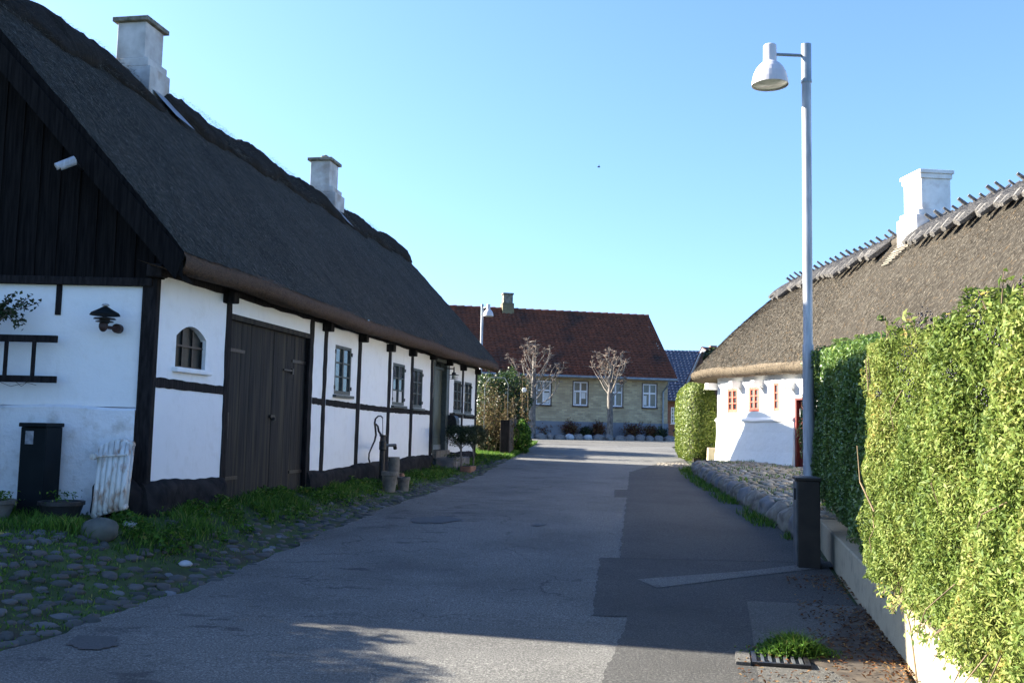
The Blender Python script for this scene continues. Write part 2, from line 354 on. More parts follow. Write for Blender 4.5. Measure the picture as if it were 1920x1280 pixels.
# asphalt: fine light aggregate over a grey binder, stains near the worn left edge
def asphalt(name, a, b, speck, stain=0, az=0):
    mt, nt, bs = newmat(name); v = mapped(nt)
    fine = noise(nt, v, 70, 4, .85); mid = noise(nt, v, 14, 5, .6); big = noise(nt, v, .7, 6, .6)
    c = ramp(nt, fine, [(.28, a), (.5, b), (.70, speck)])
    c = mixc(nt, ramp(nt, big, [(.42, (0, 0, 0)), (.68, (.5, .5, .5))]), c, a)
    c = mixc(nt, ramp(nt, mid, [(.3, (.3, .3, .3)), (.5, (0, 0, 0))]), c, b)
    if stain:
        v2 = mapped(nt, (1.1, 2.6, 1), 'Object', (0, 0, math.radians(10)))
        st = noise(nt, v2, 1.7, 7, .68); at = N(nt, 'ShaderNodeAttribute'); at.attribute_name = 'rnd'
        f = mathn(nt, 'MULTIPLY', ramp(nt, st, [(.565, (0, 0, 0)), (.62, (1, 1, 1))]), at.outputs['Fac'])
        c = mixc(nt, mathn(nt, 'MULTIPLY', f, .6), c, (.025, .025, .027))
        vo = N(nt, 'ShaderNodeTexVoronoi', feature='DISTANCE_TO_EDGE'); vo.inputs['Scale'].default_value = .55
        wv = mapped(nt); nn = N(nt, 'ShaderNodeTexNoise'); nn.inputs['Scale'].default_value = 2.5; nt.links.new(wv, nn.inputs['Vector'])
        ad = N(nt, 'ShaderNodeVectorMath', operation='MULTIPLY_ADD'); nt.links.new(nn.outputs['Color'], ad.inputs[0]); ad.inputs[1].default_value = (.5, .5, .5); nt.links.new(wv, ad.inputs[2])
        nt.links.new(ad.outputs[0], vo.inputs['Vector'])
        cr = ramp(nt, vo.outputs['Distance'], [(0, (1, 1, 1)), (.007, (0, 0, 0))])
        c = mixc(nt, mathn(nt, 'MULTIPLY', mathn(nt, 'MULTIPLY', cr, .6), ramp(nt, noise(nt, v, .9, 3), [(.5, (0, 0, 0)), (.6, (1, 1, 1))])), c, (.02, .02, .02))
    nt.links.new(c, bs.inputs['Base Color']); bs.inputs['Roughness'].default_value = .85; bs.inputs['Specular IOR Level'].default_value = .25
    bumpn(nt, bs, fine, 1.0, .018); return mt
mAsp = asphalt('old_asphalt', (.045, .044, .042), (.145, .14, .13), (.48, .47, .42), 1)
mAspN = asphalt('new_asphalt', (.03, .029, .028), (.072, .07, .066), (.23, .22, .20))
mAspM = asphalt('side_asphalt', (.05, .048, .045), (.12, .115, .104), (.34, .32, .28))
mGround = M('moss_and_soil', (.018, .03, .008), (.045, .075, .018), 3.5, .95, .6, c3=(.045, .035, .022), scale2=1.3)
mGravel = M('pale_gravel', (.2, .18, .15), (.36, .32, .26), 40, .9, .6)
# ================================================================== the ground, the street
Ys = np.concatenate([np.arange(-40, 2, 2.0), np.arange(2, 48, .25), np.arange(48, 100, 4), np.array([110, 150, 250, 500, 1200])])
def strip(name, rows, cols, mat, rnd=None, kind='structure', smooth=True):
    """rows: list of Y; cols(Y) -> list of (x, z)"""
    V = []; n = None
    for Y in rows:
        c = cols(Y); n = len(c); V += [(x, Y, z) for x, z in c]
    F = [(i*n+j, i*n+j+1, (i+1)*n+j+1, (i+1)*n+j) for i in range(len(rows)-1) for j in range(n-1)]
    o = npmesh(name, V, F, mat, rnd=None if rnd is None else [rnd(v) for v in V], smooth=smooth)
    return tag(o, kind=kind)
offL = [0, .06, .15, .3, .45, .6, .75, .9, 1.1, 1.35, 1.7, 2.2, 3, 4, 6, 9, 15, 40, 150, 800]
def gcols(Y):
    L = edL(Y); R = edR(Y); zr = zroad(Y); k = min(1, max(0, (Y-33)/2.0)); out = []
    for d in reversed(offL):
        z = float(gz(L-d, Y)); out.append((L-d, z*(1-k) + (zr-.05)*k - (.012 if d == 0 else 0)))
    out += [(L+.08, zr-.04), ((L+R)/2, zr-.04), (R-.05, zr-.04), (R+.02, zr-.02)]
    for d in (.3, 1, 3, 6, 10, 20, 60, 200, 800): out.append((R+d, zr-.03))
    return out
strip('ground', Ys, gcols, mGround)
RY = [y for y in Ys if -40 <= y <= 47]
def wob(Y): return .035*math.sin(Y*3.1)+.03*math.sin(Y*7.7+1)+.02*math.sin(Y*17)
def rcols(Y):
    L = edL(Y)+wob(Y)-.01; R = edR(Y)+.02; z = zroad(Y)
    return [(L+(R-L)*t, z) for t in (0, .05, .1, .16, .22, .3, .4, .6, .8, 1)]
strip('road', RY, rcols, mAsp, rnd=lambda v: max(0, min(1, 1.25-abs((v[0]-edL(v[1]))-.9)/.9))*(1 if v[1] > 5 else .4))
# the crossing street in front of the yellow house
strip('side_road', [y for y in Ys if 35.4 <= y <= 43.3], lambda Y: [(x, zroad(Y)+.006) for x in (-60, -20, -6, 0, 4, 8, 14, 30, 80)], mAspM)
strip('gravel_strip', [y for y in Ys if 43.2 <= y <= 47], lambda Y: [(x, zroad(Y)+.012) for x in (-60, -6, 4, 14, 80)], mGravel)
def patch(name, pts, mat, dz=.005):
    """pts: rows (Y, xl, xr) from near to far, laid on the road"""
    ys = sorted(set([p[0] for p in pts] + [y for y in np.arange(2, 40, .05) if pts[0][0] < y < pts[-1][0]]))
    P = [p[0] for p in pts]
    return strip(name, ys, lambda Y: [(np.interp(Y, P, [p[1] for p in pts])+.008*math.sin(Y*9)+.006*math.sin(Y*31)+random.gauss(0, .004), float(zroad(Y))+dz), (np.interp(Y, P, [p[2] for p in pts]), float(zroad(Y))+dz)], mat)
def G(px, py): p = onground(px, py); return p.x, p.y
def lx(px, py): x, y = G(px, py); return (y, x)
# newer asphalt along the right: left border read off the photograph
lb = [lx(1128, 1279), lx(1180, 1157)]; sb = [lx(1108, 1152), lx(1125, 1046)]; lc = [lx(1160, 1044), lx(1175, 935), lx(1180, 885)]
far = lx(1236, 868)
def rgt(Y): return float(edR(Y))+.01
pts = [(4.0, lb[0][1]-.05, rgt(4.0)), (lb[0][0], lb[0][1], rgt(lb[0][0])), (lb[1][0], lb[1][1], rgt(lb[1][0]))]
pts += [(lb[1][0]+.01, sb[0][1], rgt(sb[0][0])), (sb[1][0], sb[1][1], rgt(sb[1][0]))]
pts += [(sb[1][0]+.01, lc[0][1], rgt(lc[0][0])), (lc[1][0], lc[1][1], rgt(lc[1][0])), (lc[2][0], lc[2][1], rgt(lc[2][0])), (far[0], far[1], rgt(far[0])), (far[0]+2.2, far[1]+1.3, rgt(far[0]+2.2))]
patch('asphalt_patch', pts, mAspN, .004)
a = lx(1152, 932); b = lx(1152, 918); patch('asphalt_patch', [(a[0], a[1], a[1]+.3), (b[0], b[1], b[1]+.32)], mAspN, .005)
# paler old surface left between the new patches
q = [lx(1232, 1103), lx(1195, 1088), lx(1560, 1052), lx(1558, 1066)]
def poly_on_road(name, P, mat, dz):
    V = [(x, y, float(zroad(y))+dz) for x, y in P]; mb = MB().add(V, [tuple(range(len(V)))]); o = mb.build(name, mat); return tag(o, kind='structure')
ymid = q[0][0]
poly_on_road('asphalt_patch', [G(1195, 1088), G(1232, 1103), G(1400, 1083), G(1562, 1064), G(1572, 1052), G(1400, 1072)], mAsp, .008)
poly_on_road('asphalt_patch', [G(1400, 1128), G(1408, 1170), G(1425, 1300), G(1715, 1300), G(1640, 1140), G(1500, 1134)], mAspM, .008)
poly_on_road('dirt_patch', [G(1600, 1150), G(1560, 1200), G(1500, 1240), G(1560, 1262), G(1620, 1300), G(1712, 1300), G(1660, 1170), G(1622, 1120)], M('wet_soil', (.03, .022, .016), (.09, .07, .05), 9, .95, .6), .012)
def bl(t, a, b): return (a[0]+(b[0]-a[0])*t, a[1]+(b[1]-a[1])*t)
# dark repaired patches and pot-holes near the left edge
mStain = M('tar_repair', (.04, .04, .04), (.075, .073, .07), 60, .7, .5)
def blobpatch(px, py, wpx, hpx, seed, dz=.004):
    r = random.Random(seed); P = []
    ph = r.uniform(0, 6)
    for k in range(48):
        a = 2*math.pi*k/48; q = 1+.12*math.sin(2*a+ph)+.1*math.sin(5*a+ph*2)+r.uniform(-.07, .07)
        P.append(G(px+wpx*math.cos(a)*q, py-hpx*math.sin(a)*q))
    poly_on_road('tar_repair', P, mStain, dz+.004)
for i, a in enumerate([(175, 1207, 52, 12), (815, 975, 42, 7), (1010, 985, 14, 1.5)]):
    blobpatch(*a, seed=i)
# ------------------------------------------------------------------ paving stones
def stones(name, P, R, mat, sink=.35, flat=.45):
    """P (n,3) centres on the ground, R (n,) radii"""
    nu, nv = 9, 5; th = np.linspace(0, math.pi*.62, nv+1)[1:]; ph = np.arange(nu)*2*math.pi/nu
    base = [(0, 0, 1.0)] + [(math.sin(t)**.8*math.cos(p), math.sin(t)**.8*math.sin(p), math.cos(t)) for t in th for p in ph]
    base = np.array(base); faces = [(0, 1+k, 1+(k+1) % nu, 1+(k+1) % nu) for k in range(nu)]
    tri = [(0, 1+k, 1+(k+1) % nu) for k in range(nu)]
    for j in range(nv-1):
        for k in range(nu):
            a, b, c, d = 1+j*nu+k, 1+(j+1)*nu+k, 1+(j+1)*nu+(k+1) % nu, 1+j*nu+(k+1) % nu
            tri += [(a, b, c), (a, c, d)]
    tri = np.array(tri); n = len(P); nb = len(base); an = RNG.uniform(0, 6.28, n); sx = RNG.uniform(.8, 1.3, n); sy = RNG.uniform(.65, 1.0, n)
    V = np.repeat(base[None], n, 0) + RNG.normal(0, .05, (n, nb, 3))
    wobx = 1+.18*np.sin(2*np.arctan2(V[..., 1], V[..., 0])+RNG.uniform(0, 6, (n, 1)))+.1*np.sin(3*np.arctan2(V[..., 1], V[..., 0])+RNG.uniform(0, 6, (n, 1)))
    x = V[..., 0]*(R*sx)[:, None]*wobx; y = V[..., 1]*(R*sy)[:, None]*wobx; z = V[..., 2]*(R*flat*RNG.uniform(.7, 1.3, n))[:, None]
    c, s = np.cos(an)[:, None], np.sin(an)[:, None]
    W = np.stack([x*c-y*s+P[:, 0:1], x*s+y*c+P[:, 1:2], z+P[:, 2:3]-(R*sink*flat)[:, None]], -1)
    F = (tri[None]+(np.arange(n)*nb)[:, None, None]).reshape(-1, 3)
    return npmesh(name, W.reshape(-1, 3), F, mat, rnd=np.repeat(RNG.uniform(0, 1, n), nb), smooth=True)
def cobble_mat(name, stops, spec=.3):
    mt, nt, bs = newmat(name); at = N(nt, 'ShaderNodeAttribute'); at.attribute_name = 'rnd'; c = ramp(nt, at.outputs['Fac'], stops)
    v = mapped(nt); n = noise(nt, v, 22, 5, .7); c = mixc(nt, mathn(nt, 'MULTIPLY', n, .7), c, (.05, .05, .045)); nt.links.new(c, bs.inputs['Base Color'])
    bs.inputs['Roughness'].default_value = .8; bs.inputs['Specular IOR Level'].default_value = spec; bumpn(nt, bs, n, .6, .01); return mt
mCob = cobble_mat('cobble', [(0, (.03, .035, .03)), (.35, (.07, .075, .07)), (.7, (.105, .09, .08)), (.95, (.13, .135, .14)), (1, (.22, .23, .24))])
mCobR = cobble_mat('cobble_pale', [(0, (.17, .15, .12)), (.4, (.28, .24, .18)), (.8, (.36, .32, .25)), (1, (.48, .45, .40))])
P = []; R = []
for Y in np.arange(4.2, 27, .125):
    for d in np.arange(.07, 4.2, .135):
        dens = 1.0 if Y < 8.8 and d < 1.7 else (.9 if d < .45 else (.55 if d < .8 else .16))
        if Y > 8.8 and d > 1.1: dens = .04
        if Y > 18: dens *= .5 if d < .5 else .25
        if random.random() > dens: continue
        yy = Y+random.uniform(-.07, .07); X = edL(yy)-d+random.uniform(-.07, .07)
        if X < -6.6: continue
        P.append((X, yy, float(gz(X, yy)))); R.append(random.uniform(.045, .085)*(1.15 if d < .25 else 1))
tag(stones('cobblestones', np.array(P), np.array(R), mCob, .45, .42), kind='structure')
# ------------------------------------------------------------------ leaves and blades
def leaf_mesh(name, P, NRM, L, W, mat, parent=None, jit=.7, rndf=None, fold=.25, droop=0, kind=None):
    P = np.asarray(P); n = len(P); NRM = np.asarray(NRM)
    nn = NRM + RNG.normal(0, jit, (n, 3)); nn /= np.linalg.norm(nn, axis=1, keepdims=True)
    t = RNG.normal(0, 1, (n, 3)); t[:, 2] -= droop; t -= nn*(t*nn).sum(1, keepdims=True); t /= np.linalg.norm(t, axis=1, keepdims=True)
    b = np.cross(nn, t); l = (L*RNG.uniform(.65, 1.3, n))[:, None]; wd = (W*RNG.uniform(.7, 1.25, n))[:, None]
    v0 = P - t*l*.5; v2 = P + t*l*.5 - nn*l*.12; v1 = P + b*wd*.5 + nn*wd*fold; v3 = P - b*wd*.5 + nn*wd*fold
    V = np.stack([v0, v1, v2, v3], 1).reshape(-1, 3); F = np.arange(n*4).reshape(n, 4)
    r = RNG.uniform(0, 1, n) if rndf is None else np.clip(rndf(P), 0, 1)
    return npmesh(name, V, F, mat, parent, rnd=np.repeat(r, 4))
def blades(name, P, H, mat, parent=None, wd=.006, lean=.35, rnd=None):
    P = np.asarray(P); n = len(P); a = RNG.uniform(0, 6.28, n); h = H*RNG.uniform(.5, 1.3, n)
    dx = np.stack([np.cos(a), np.sin(a), np.zeros(n)], 1)*wd; ln = RNG.normal(0, lean, (n, 3)); ln[:, 2] = 1
    m_ = P + ln*np.array([.5, .5, .62])*h[:, None]; tip = P + ln*h[:, None]*np.array([1.35, 1.35, .95])
    V = np.stack([P-dx, P+dx, m_+dx*.8, m_-dx*.8, tip], 1).reshape(-1, 3)
    i = np.arange(n)*5; F = np.concatenate([np.stack([i, i+1, i+2], 1), np.stack([i, i+2, i+3], 1), np.stack([i+3, i+2, i+4], 1)])
    r = RNG.uniform(0, 1, n) if rnd is None else rnd
    return npmesh(name, V, F, mat, parent, rnd=np.repeat(r, 5))
def clump(x, y, s=1.0, k=0): return .5+.5*np.sin(x*2.3*s+k)*np.sin(y*1.9*s+1.3+k)+.3*np.sin(x*6.1*s+y*4.7*s+k)
n = 190000; Y = 4.0+26*RNG.uniform(0, 1, n)**1.35; d = RNG.uniform(0, 1, n)**.8*4.3; X = edL(Y)-d
hx = -5.69+.18*Y          # the house wall line
keep = ((Y < 10.0) | (X > hx-.0)) & (X > -7)
dn = clump(X, Y, 1.2); wt = np.where((Y < 8.6) & (d < 1.7), .4+.4*dn, np.where(d < .45, .45*dn, .9*dn+.25))
keep &= RNG.uniform(0, 1, n) < wt
X, Y, d, dn = X[keep], Y[keep], d[keep], dn[keep]
H = np.where((Y > 8.6) & (d > .6), .055+.08*dn, .035); P = np.stack([X, Y, gz(X, Y)-.01], 1)
tag(blades('grass', P, H, mGrass, wd=.0055), 'uneven green grass and weeds on the cobbled verge', 'grass', kind='stuff')
# broad leaved weeds along the plinth
n = 16000; Y = 9.0+17*RNG.uniform(0, 1, n)**1.2; X = -5.69+.18*Y+.08+RNG.uniform(0, 1, n)**1.7*.9; dn = clump(X, Y, 1.7, 2)
k = (dn > .55) & (X < edL(Y)-.15); X, Y, dn = X[k], Y[k], dn[k]; Z = gz(X, Y)+RNG.uniform(0, .13, len(X))*dn
tag(leaf_mesh('weeds', np.stack([X, Y, Z], 1), np.tile([0, 0, 1.], (len(X), 1)), .06, .028, mGrass, jit=.6), 'low broad leaved weeds growing along the tarred plinth', 'weeds', kind='stuff')
# ================================================================== the long thatched half-timbered house on the left
HL = Fr((-3.79, 10.1), 10.2)
LH = thing('thatched_house', (-5.7, 10.1, .6), 'long white half-timbered house with black timbers and dark thatched roof left of the street', 'house')
LEN = HL.u(893, 740)
def wall_open(fr, u0, u1, z0, z1, ops, depth=.14, parent=None, mat=None, name='wall', thick=.25, ztop=None):
    """ops: (ua, ub, za, zb, arch)"""
    mb = MB(); us = sorted(set([u0, u1]+[x for o in ops for x in o[:2]])); 
    for i in range(len(us)-1):
        a, b = us[i], us[i+1]; col = sorted([o for o in ops if o[0] <= a+1e-6 and o[1] >= b-1e-6], key=lambda o: o[2]); z = z0
        for o in col:
            if o[2] > z+1e-6: mb.quad(fr.pt(a, 0, z), fr.pt(b, 0, z), fr.pt(b, 0, o[2]), fr.pt(a, 0, o[2]))
            z = o[3]
        if z1 > z: mb.quad(fr.pt(a, 0, z), fr.pt(b, 0, z), fr.pt(b, 0, z1), fr.pt(a, 0, z1))
    for o in ops:
        a, b, c, d = o[:4]
        mb.quad(fr.pt(a, 0, c), fr.pt(a, 0, d), fr.pt(a, -depth, d), fr.pt(a, -depth, c)); mb.quad(fr.pt(b, 0, d), fr.pt(b, 0, c), fr.pt(b, -depth, c), fr.pt(b, -depth, d))
        mb.quad(fr.pt(a, 0, d), fr.pt(b, 0, d), fr.pt(b, -depth, d), fr.pt(a, -depth, d)); mb.quad(fr.pt(b, 0, c), fr.pt(a, 0, c), fr.pt(a, -depth, c), fr.pt(b, -depth, c))
        if len(o) > 4 and o[4]:      # segmental arch: fill the corners
            rise = o[4]; n = 10; mid = (a+b)/2
            f = lambda u: d - rise*((u-mid)/((b-a)/2))**2
            for k in range(n):
                ua, ub = a+(b-a)*k/n, a+(b-a)*(k+1)/n
                mb.quad(fr.pt(ua, 0, f(ua)), fr.pt(ub, 0, f(ub)), fr.pt(ub, 0, d), fr.pt(ua, 0, d))
                mb.quad(fr.pt(ub, 0, f(ub)), fr.pt(ua, 0, f(ua)), fr.pt(ua, -depth, f(ua)), fr.pt(ub, -depth, f(ub)))
    return mb.build(name, mat, parent)
def rect(fr, x0, x1, yt0, yt1, yb0, yb1, off=0):
    """opening from the pixels of its corners: left x, right x, top y at left/right, bottom y at left/right"""
    a = fr.hit(x0, yt0, off); b = fr.hit(x1, yt1, off); c = fr.hit(x0, yb0, off); d = fr.hit(x1, yb1, off)
    u0 = (a[0]+c[0])/2; u1 = (b[0]+d[0])/2
    return (u0, u1, (c[1]+d[1])/2, (a[1]+b[1])/2)
def window(parent, fr, r, cols=2, rows=3, mat=None, glassm=None, fw_=.05, mw=.022, cw=.05, off=-.02, sill=None, hinges=True, transom=None, curtain=None, outer=None, sillo=.06, label=None):
    u0, u1, z0, z1 = r[:4]; f = MB(); w_ = u1-u0; t = .04; o1 = off; o0 = off-t
    f.fb(fr, u0+.001, u0+fw_, o0, o1, z0+.001, z1-.001); f.fb(fr, u1-fw_, u1-.001, o0, o1, z0+.001, z1-.001)
    f.fb(fr, u0+fw_, u1-fw_, o0, o1-.001, z0+.001, z0+fw_*1.2); f.fb(fr, u0+fw_, u1-fw_, o0, o1-.001, z1-fw_, z1-.001)
    um = (u0+u1)/2
    if cols >= 2 and cw: f.fb(fr, um-cw/2, um+cw/2, o0, o1+.004, z0+fw_*1.2, z1-fw_)
    halves = [(u0+fw_, um-cw/2), (um+cw/2, u1-fw_)] if cols >= 2 and cw else [(u0+fw_, u1-fw_)]
    zz0, zz1 = z0+fw_*1.2, z1-fw_
    segs = [(zz0, zz1)]
    if transom is not None:
        zt = z0+(z1-z0)*transom
        for a, b in halves: f.fb(fr, a, b, o0, o1+.002, zt-cw/2, zt+cw/2)
        segs = []
        for k in range(1, rows):
            pass
    for a, b in halves:
        if transom is None:
            for k in range(1, rows):
                z = zz0+(zz1-zz0)*k/rows; f.fb(fr, a, b, o0+.01, o1-.004, z-mw/2, z+mw/2)
        nc = cols//2 if (cols >= 2 and cw) else cols
        for k in range(1, nc):
            u = a+(b-a)*k/nc; f.fb(fr, u-mw/2, u+mw/2, o0+.01, o1-.005, zz0, zz1)
    wn = f.build('window', mat, parent, bevel=.004, label=label)
    g = MB(); g.fb(fr, u0+.01, u1-.01, o0+.006, o0+.012, z0+.01, z1-.01); g.build('pane', glassm, wn)
    if curtain:
        for (ca, cb, za, zb) in curtain: MB().fb(fr, u0+w_*ca, u0+w_*cb, o0+.013, o0+.016, z0+(z1-z0)*za, z0+(z1-z0)*zb).build('curtain', mCurtain, wn)
    if outer is not None:
        q = MB(); e = .04
        q.fb(fr, u0-e, u0, -.01, .015, z0-e, z1+e); q.fb(fr, u1, u1+e, -.01, .015, z0-e, z1+e); q.fb(fr, u0, u1, -.01, .014, z1, z1+e); q.fb(fr, u0, u1, -.01, .014, z0-e, z0)
        q.build('casing', outer, wn)
    if sill is not None: MB().fb(fr, u0-.05, u1+.05, -.01, sillo, z0-.055, z0-.008).build('sill', sill, wn, bevel=.006)
    if hinges:
        for zz in (z0+(z1-z0)*.14, z1-(z1-z0)*.14):
            for ua in (u0, u1-.001): MB().fb(fr, ua-.012, ua+.03, o1-.01, o1+.014, zz-.03, zz+.03).build('hinge', mIron, wn)
    return wn
zB = .35; zWT = EYE+.06+1.56-1.6+.0 + 1.62-.06-.02   # placeholder, set below
zWT = EYE+1.62
rA = rect(HL, 330, 386, 606, 618, 688, 694); rG = rect(HL, 431, 577, 590, 627, 940, 918); rG = (HL.u(431.0, 640), HL.u(579.5, 700), .45, rG[3])
r2 = rect(HL, 627.5, 658, 646, 652, 737, 743); r3 = rect(HL, 736, 758.5, 679, 684, 758, 761); r4 = rect(HL, 772.5, 792, 689, 693, 764, 765)
rD = rect(HL, 811.5, 838.5, 668, 674, 848, 848); r5 = rect(HL, 850.5, 864.5, 711, 715, 770, 775); r6 = rect(HL, 870.5, 884, 715, 718, 774, 777)
mid = lambda rr, s: (rr[0], rr[1], rr[2], rr[3])
print('HL rects', rA, rG, r2, r3, r4, rD, r5, r6, 'len', LEN)
wall_open(HL, .05, LEN, zB, zWT, [rA+(.13,), rG, r2, r3, r4, rD, r5, r6], .16, LH, mWhite)
# gable wall (square to the view), lower part a little thicker, and the hidden back and far walls
HG = Fr((-3.79, 10.1), 90)         # along +X, out towards the camera
WID = 5.3
zled = atY(130, 757, 10.1).z; zbb = atY(130, 517, 10.1).z
MB().fb(HG, -WID, -.1, -.2, 0, zled-.02, zbb+.05).build('wall', mWhite, LH)
n = 40; mb = MB()
us = np.linspace(-WID, -.13, n); rr = np.random.default_rng(3)
for i in range(n-1):
    za, zb_ = zled+.012*math.sin(us[i]*5)-.02*(us[i]+WID)/WID, zled+.012*math.sin(us[i+1]*5)-.02*(us[i+1]+WID)/WID; oa, ob = .05+.008*math.sin(us[i]*7), .05+.008*math.sin(us[i+1]*7)
    p = HG.pt; mb.add([p(us[i], oa, .4), p(us[i+1], ob, .4), p(us[i+1], ob, zb_-.03), p(us[i], oa, za-.03), p(us[i+1], .002, zb_), p(us[i], .002, za)], [(0, 1, 2, 3), (3, 2, 4, 5)])
mb.build('wall', mWhiteOld, LH, smooth=False, label='stained lower part of the gable wall')
bk = MB(); bx = Fr((-3.79-WID, 10.1), 10.2)
bk.quad(bx.pt(0, 0, .3), bx.pt(0, 0, zWT), bx.pt(LEN, 0, zWT), bx.pt(LEN, 0, .3)); bk.quad(HL.pt(LEN, 0, .3), HL.pt(LEN, 0, zWT), bx.pt(LEN, 0, zWT), bx.pt(LEN, 0, .3)); bk.build('wall', mWhite, LH)
# timbers: uneven edges, as the limewash laps over them
def timber(name, u0, u1, z0, z1, vert=True, seed=0, o=.012, mat=None, lean=0, fr=HL, amp=.010, n=18, rise=0):
    r = random.Random(seed*13+5); A = []; B = []
    for k in range(n+1):
        t = k/n
        if vert:
            z = z0+(z1-z0)*t; bw = .012*math.sin(t*4+seed); A.append((u0+bw+r.uniform(-amp, amp)+lean*t, z)); B.append((u1+bw+r.uniform(-amp, amp)+lean*t, z))
        else:
            u = u0+(u1-u0)*t; A.append((u, z0+r.uniform(-amp, amp)+rise*t)); B.append((u, z1+r.uniform(-amp, amp)+rise*t))
    mb = MB(); p = fr.pt
    for k in range(n):
        a0, a1, b0, b1 = A[k], A[k+1], B[k], B[k+1]
        if not vert: a0, b0, a1, b1 = B[k], A[k], B[k+1], A[k+1]
        oo = o+r.uniform(0, .004)
        mb.quad(p(a0[0], o, a0[1]), p(b0[0], o, b0[1]), p(b1[0], o, b1[1]), p(a1[0], o, a1[1]))
        mb.quad(p(a0[0], -.02, a0[1]), p(a0[0], o, a0[1]), p(a1[0], o, a1[1]), p(a1[0], -.02, a1[1]))
        mb.quad(p(b0[0], o, b0[1]), p(b0[0], -.02, b0[1]), p(b1[0], -.02, b1[1]), p(b1[0], o, b1[1]))
    return mb.build(name, mat or mTar, LH)
zbot = .45
posts = [(423, 432, 640), (578.5, 585.5, 700), (605.5, 611.5, 700), (669.5, 675.5, 700), (726.5, 731.5, 720), (770, 774.5, 700), (806.5, 811, 740), (838.7, 842, 720), (865.8, 868.8, 720), (890.5, 893.5, 740)]
pu = []
for i, (a, b, y) in enumerate(posts):
    u0, u1 = HL.u(a, y), HL.u(b, y); pu.append((u0, u1)); timber('timber_post', u0, u1, zbot, zWT, True, i+1, mat=mTar)
# corner post, showing on both faces, with the bulging tarred foot
cu = HL.u(291, 650); mb = MB()
mb.fb(HL, -.03, cu, -.05, .035, .5, zWT-.0); mb.build('corner_post', mTar, LH, bevel=.012)
mb = MB(); gu = (atY(257, 700, 10.05).x+3.79); mb.fb(HG, gu, .03, -.05, .04, .5, zbb); mb.build('corner_post', mTar, LH, bevel=.012)
def rail(x0, x1, y0, y1, th, seed):
    a = HL.hit(x0, y0); b = HL.hit(x1, y1); timber('timber_rail', a[0], b[0], a[1]-th/2, a[1]+th/2, False, seed, .009, rise=b[1]-a[1], amp=.006)
rail(291, 423, 716, 733, .105, 30); rail(584, 607, 750.5, 754, .10, 31); rail(610, 671, 754, 762, .10, 32); rail(674, 728, 762, 768.5, .10, 33); rail(730, 771, 768.5, 771.5, .10, 34); rail(773, 807, 771.5, 773.5, .10, 35)
rail(842, 867, 777, 780, .10, 36); rail(868, 892, 780, 782.5, .10, 37)
timber('wall_top_band', -.02, LEN, zWT-.075, zWT+.02, False, 40, .03, n=60)  # black band along the top of the wall, below the eave
for i, (x, y) in enumerate([(300, 508), (433, 558), (615, 613), (681, 634), (732.5, 652.5), (773.5, 661.5), (812, 668.5), (842, 680), (868, 689.5), (895, 697)]):
    u, z = HL.hit(x+2, y, .08); z = max(z, EYE+1.38); hw = .07
    mb = MB(); mb.fb(HL, u-hw, u+hw, -.05, .15 if i else .13, z-.07, z+.07); mb.build('beam_end', mTar, LH, bevel=.014)
# tarred plinth: lumpy
def plinth(segs, seed):
    ph = random.Random(seed); mb = MB(); n = 46; (ua, za), (ub, zb_) = segs; J = 6; V = []; F = []
    k1, k2, k3 = [ph.uniform(0, 6) for _ in range(3)]
    for i in range(n+1):
        t = i/n; u = ua+(ub-ua)*t; zt = za+(zb_-za)*t + .014*math.sin(u*2.1+k1)+.008*math.sin(u*6+k2)+.004*math.sin(u*23); e = min(1, min(t, 1-t)*14)
        for j, (o, h) in enumerate([(.0, 0), (.05, -.015), (.10, -.07), (.12, -.2), (.14, -.45), (.16, -.9)]):
            V.append(HL.pt(u+(.03*(1-e) if t < .5 else -.03*(1-e)), o*(.6+.4*e)*(1+.25*math.sin(u*5+j+k3)), zt+h))
    for i in range(n):
        for j in range(J-1): F.append((i*J+j, i*J+j+1, (i+1)*J+j+1, (i+1)*J+j))
    mb.add(V, F); mb.add([V[j] for j in range(J)]+[HL.pt(ua, -.05, za), HL.pt(ua, -.05, za-.9)], [tuple(range(J))+(7, 6)]); mb.add([V[n*J+j] for j in range(J)]+[HL.pt(ub, -.05, zb_), HL.pt(ub, -.05, zb_-.9)], [tuple(range(J))+(7, 6)])
    mb.build('plinth', mTarPl, LH, smooth=True)
def hz(x, y): return HL.hit(x, y)
plinth((( -.1, hz(283, 903)[1]), (rG[0]-.0, hz(412, 893)[1])), 1)
b = hz(800, 851); plinth(((rG[1]+.02, hz(578, 884)[1]), (rD[0]-.02, b[1])), 2)
b = hz(890, 846); plinth(((rD[1]+.03, hz(842, 846)[1]), (LEN, b[1])), 3)
# plinth stones at the gable foot
MB().blob((-4.02, 10.0, .72), (.28, .2, .34), 14, 9, .12, 5).build('plinth', mTarPl, LH, smooth=True)
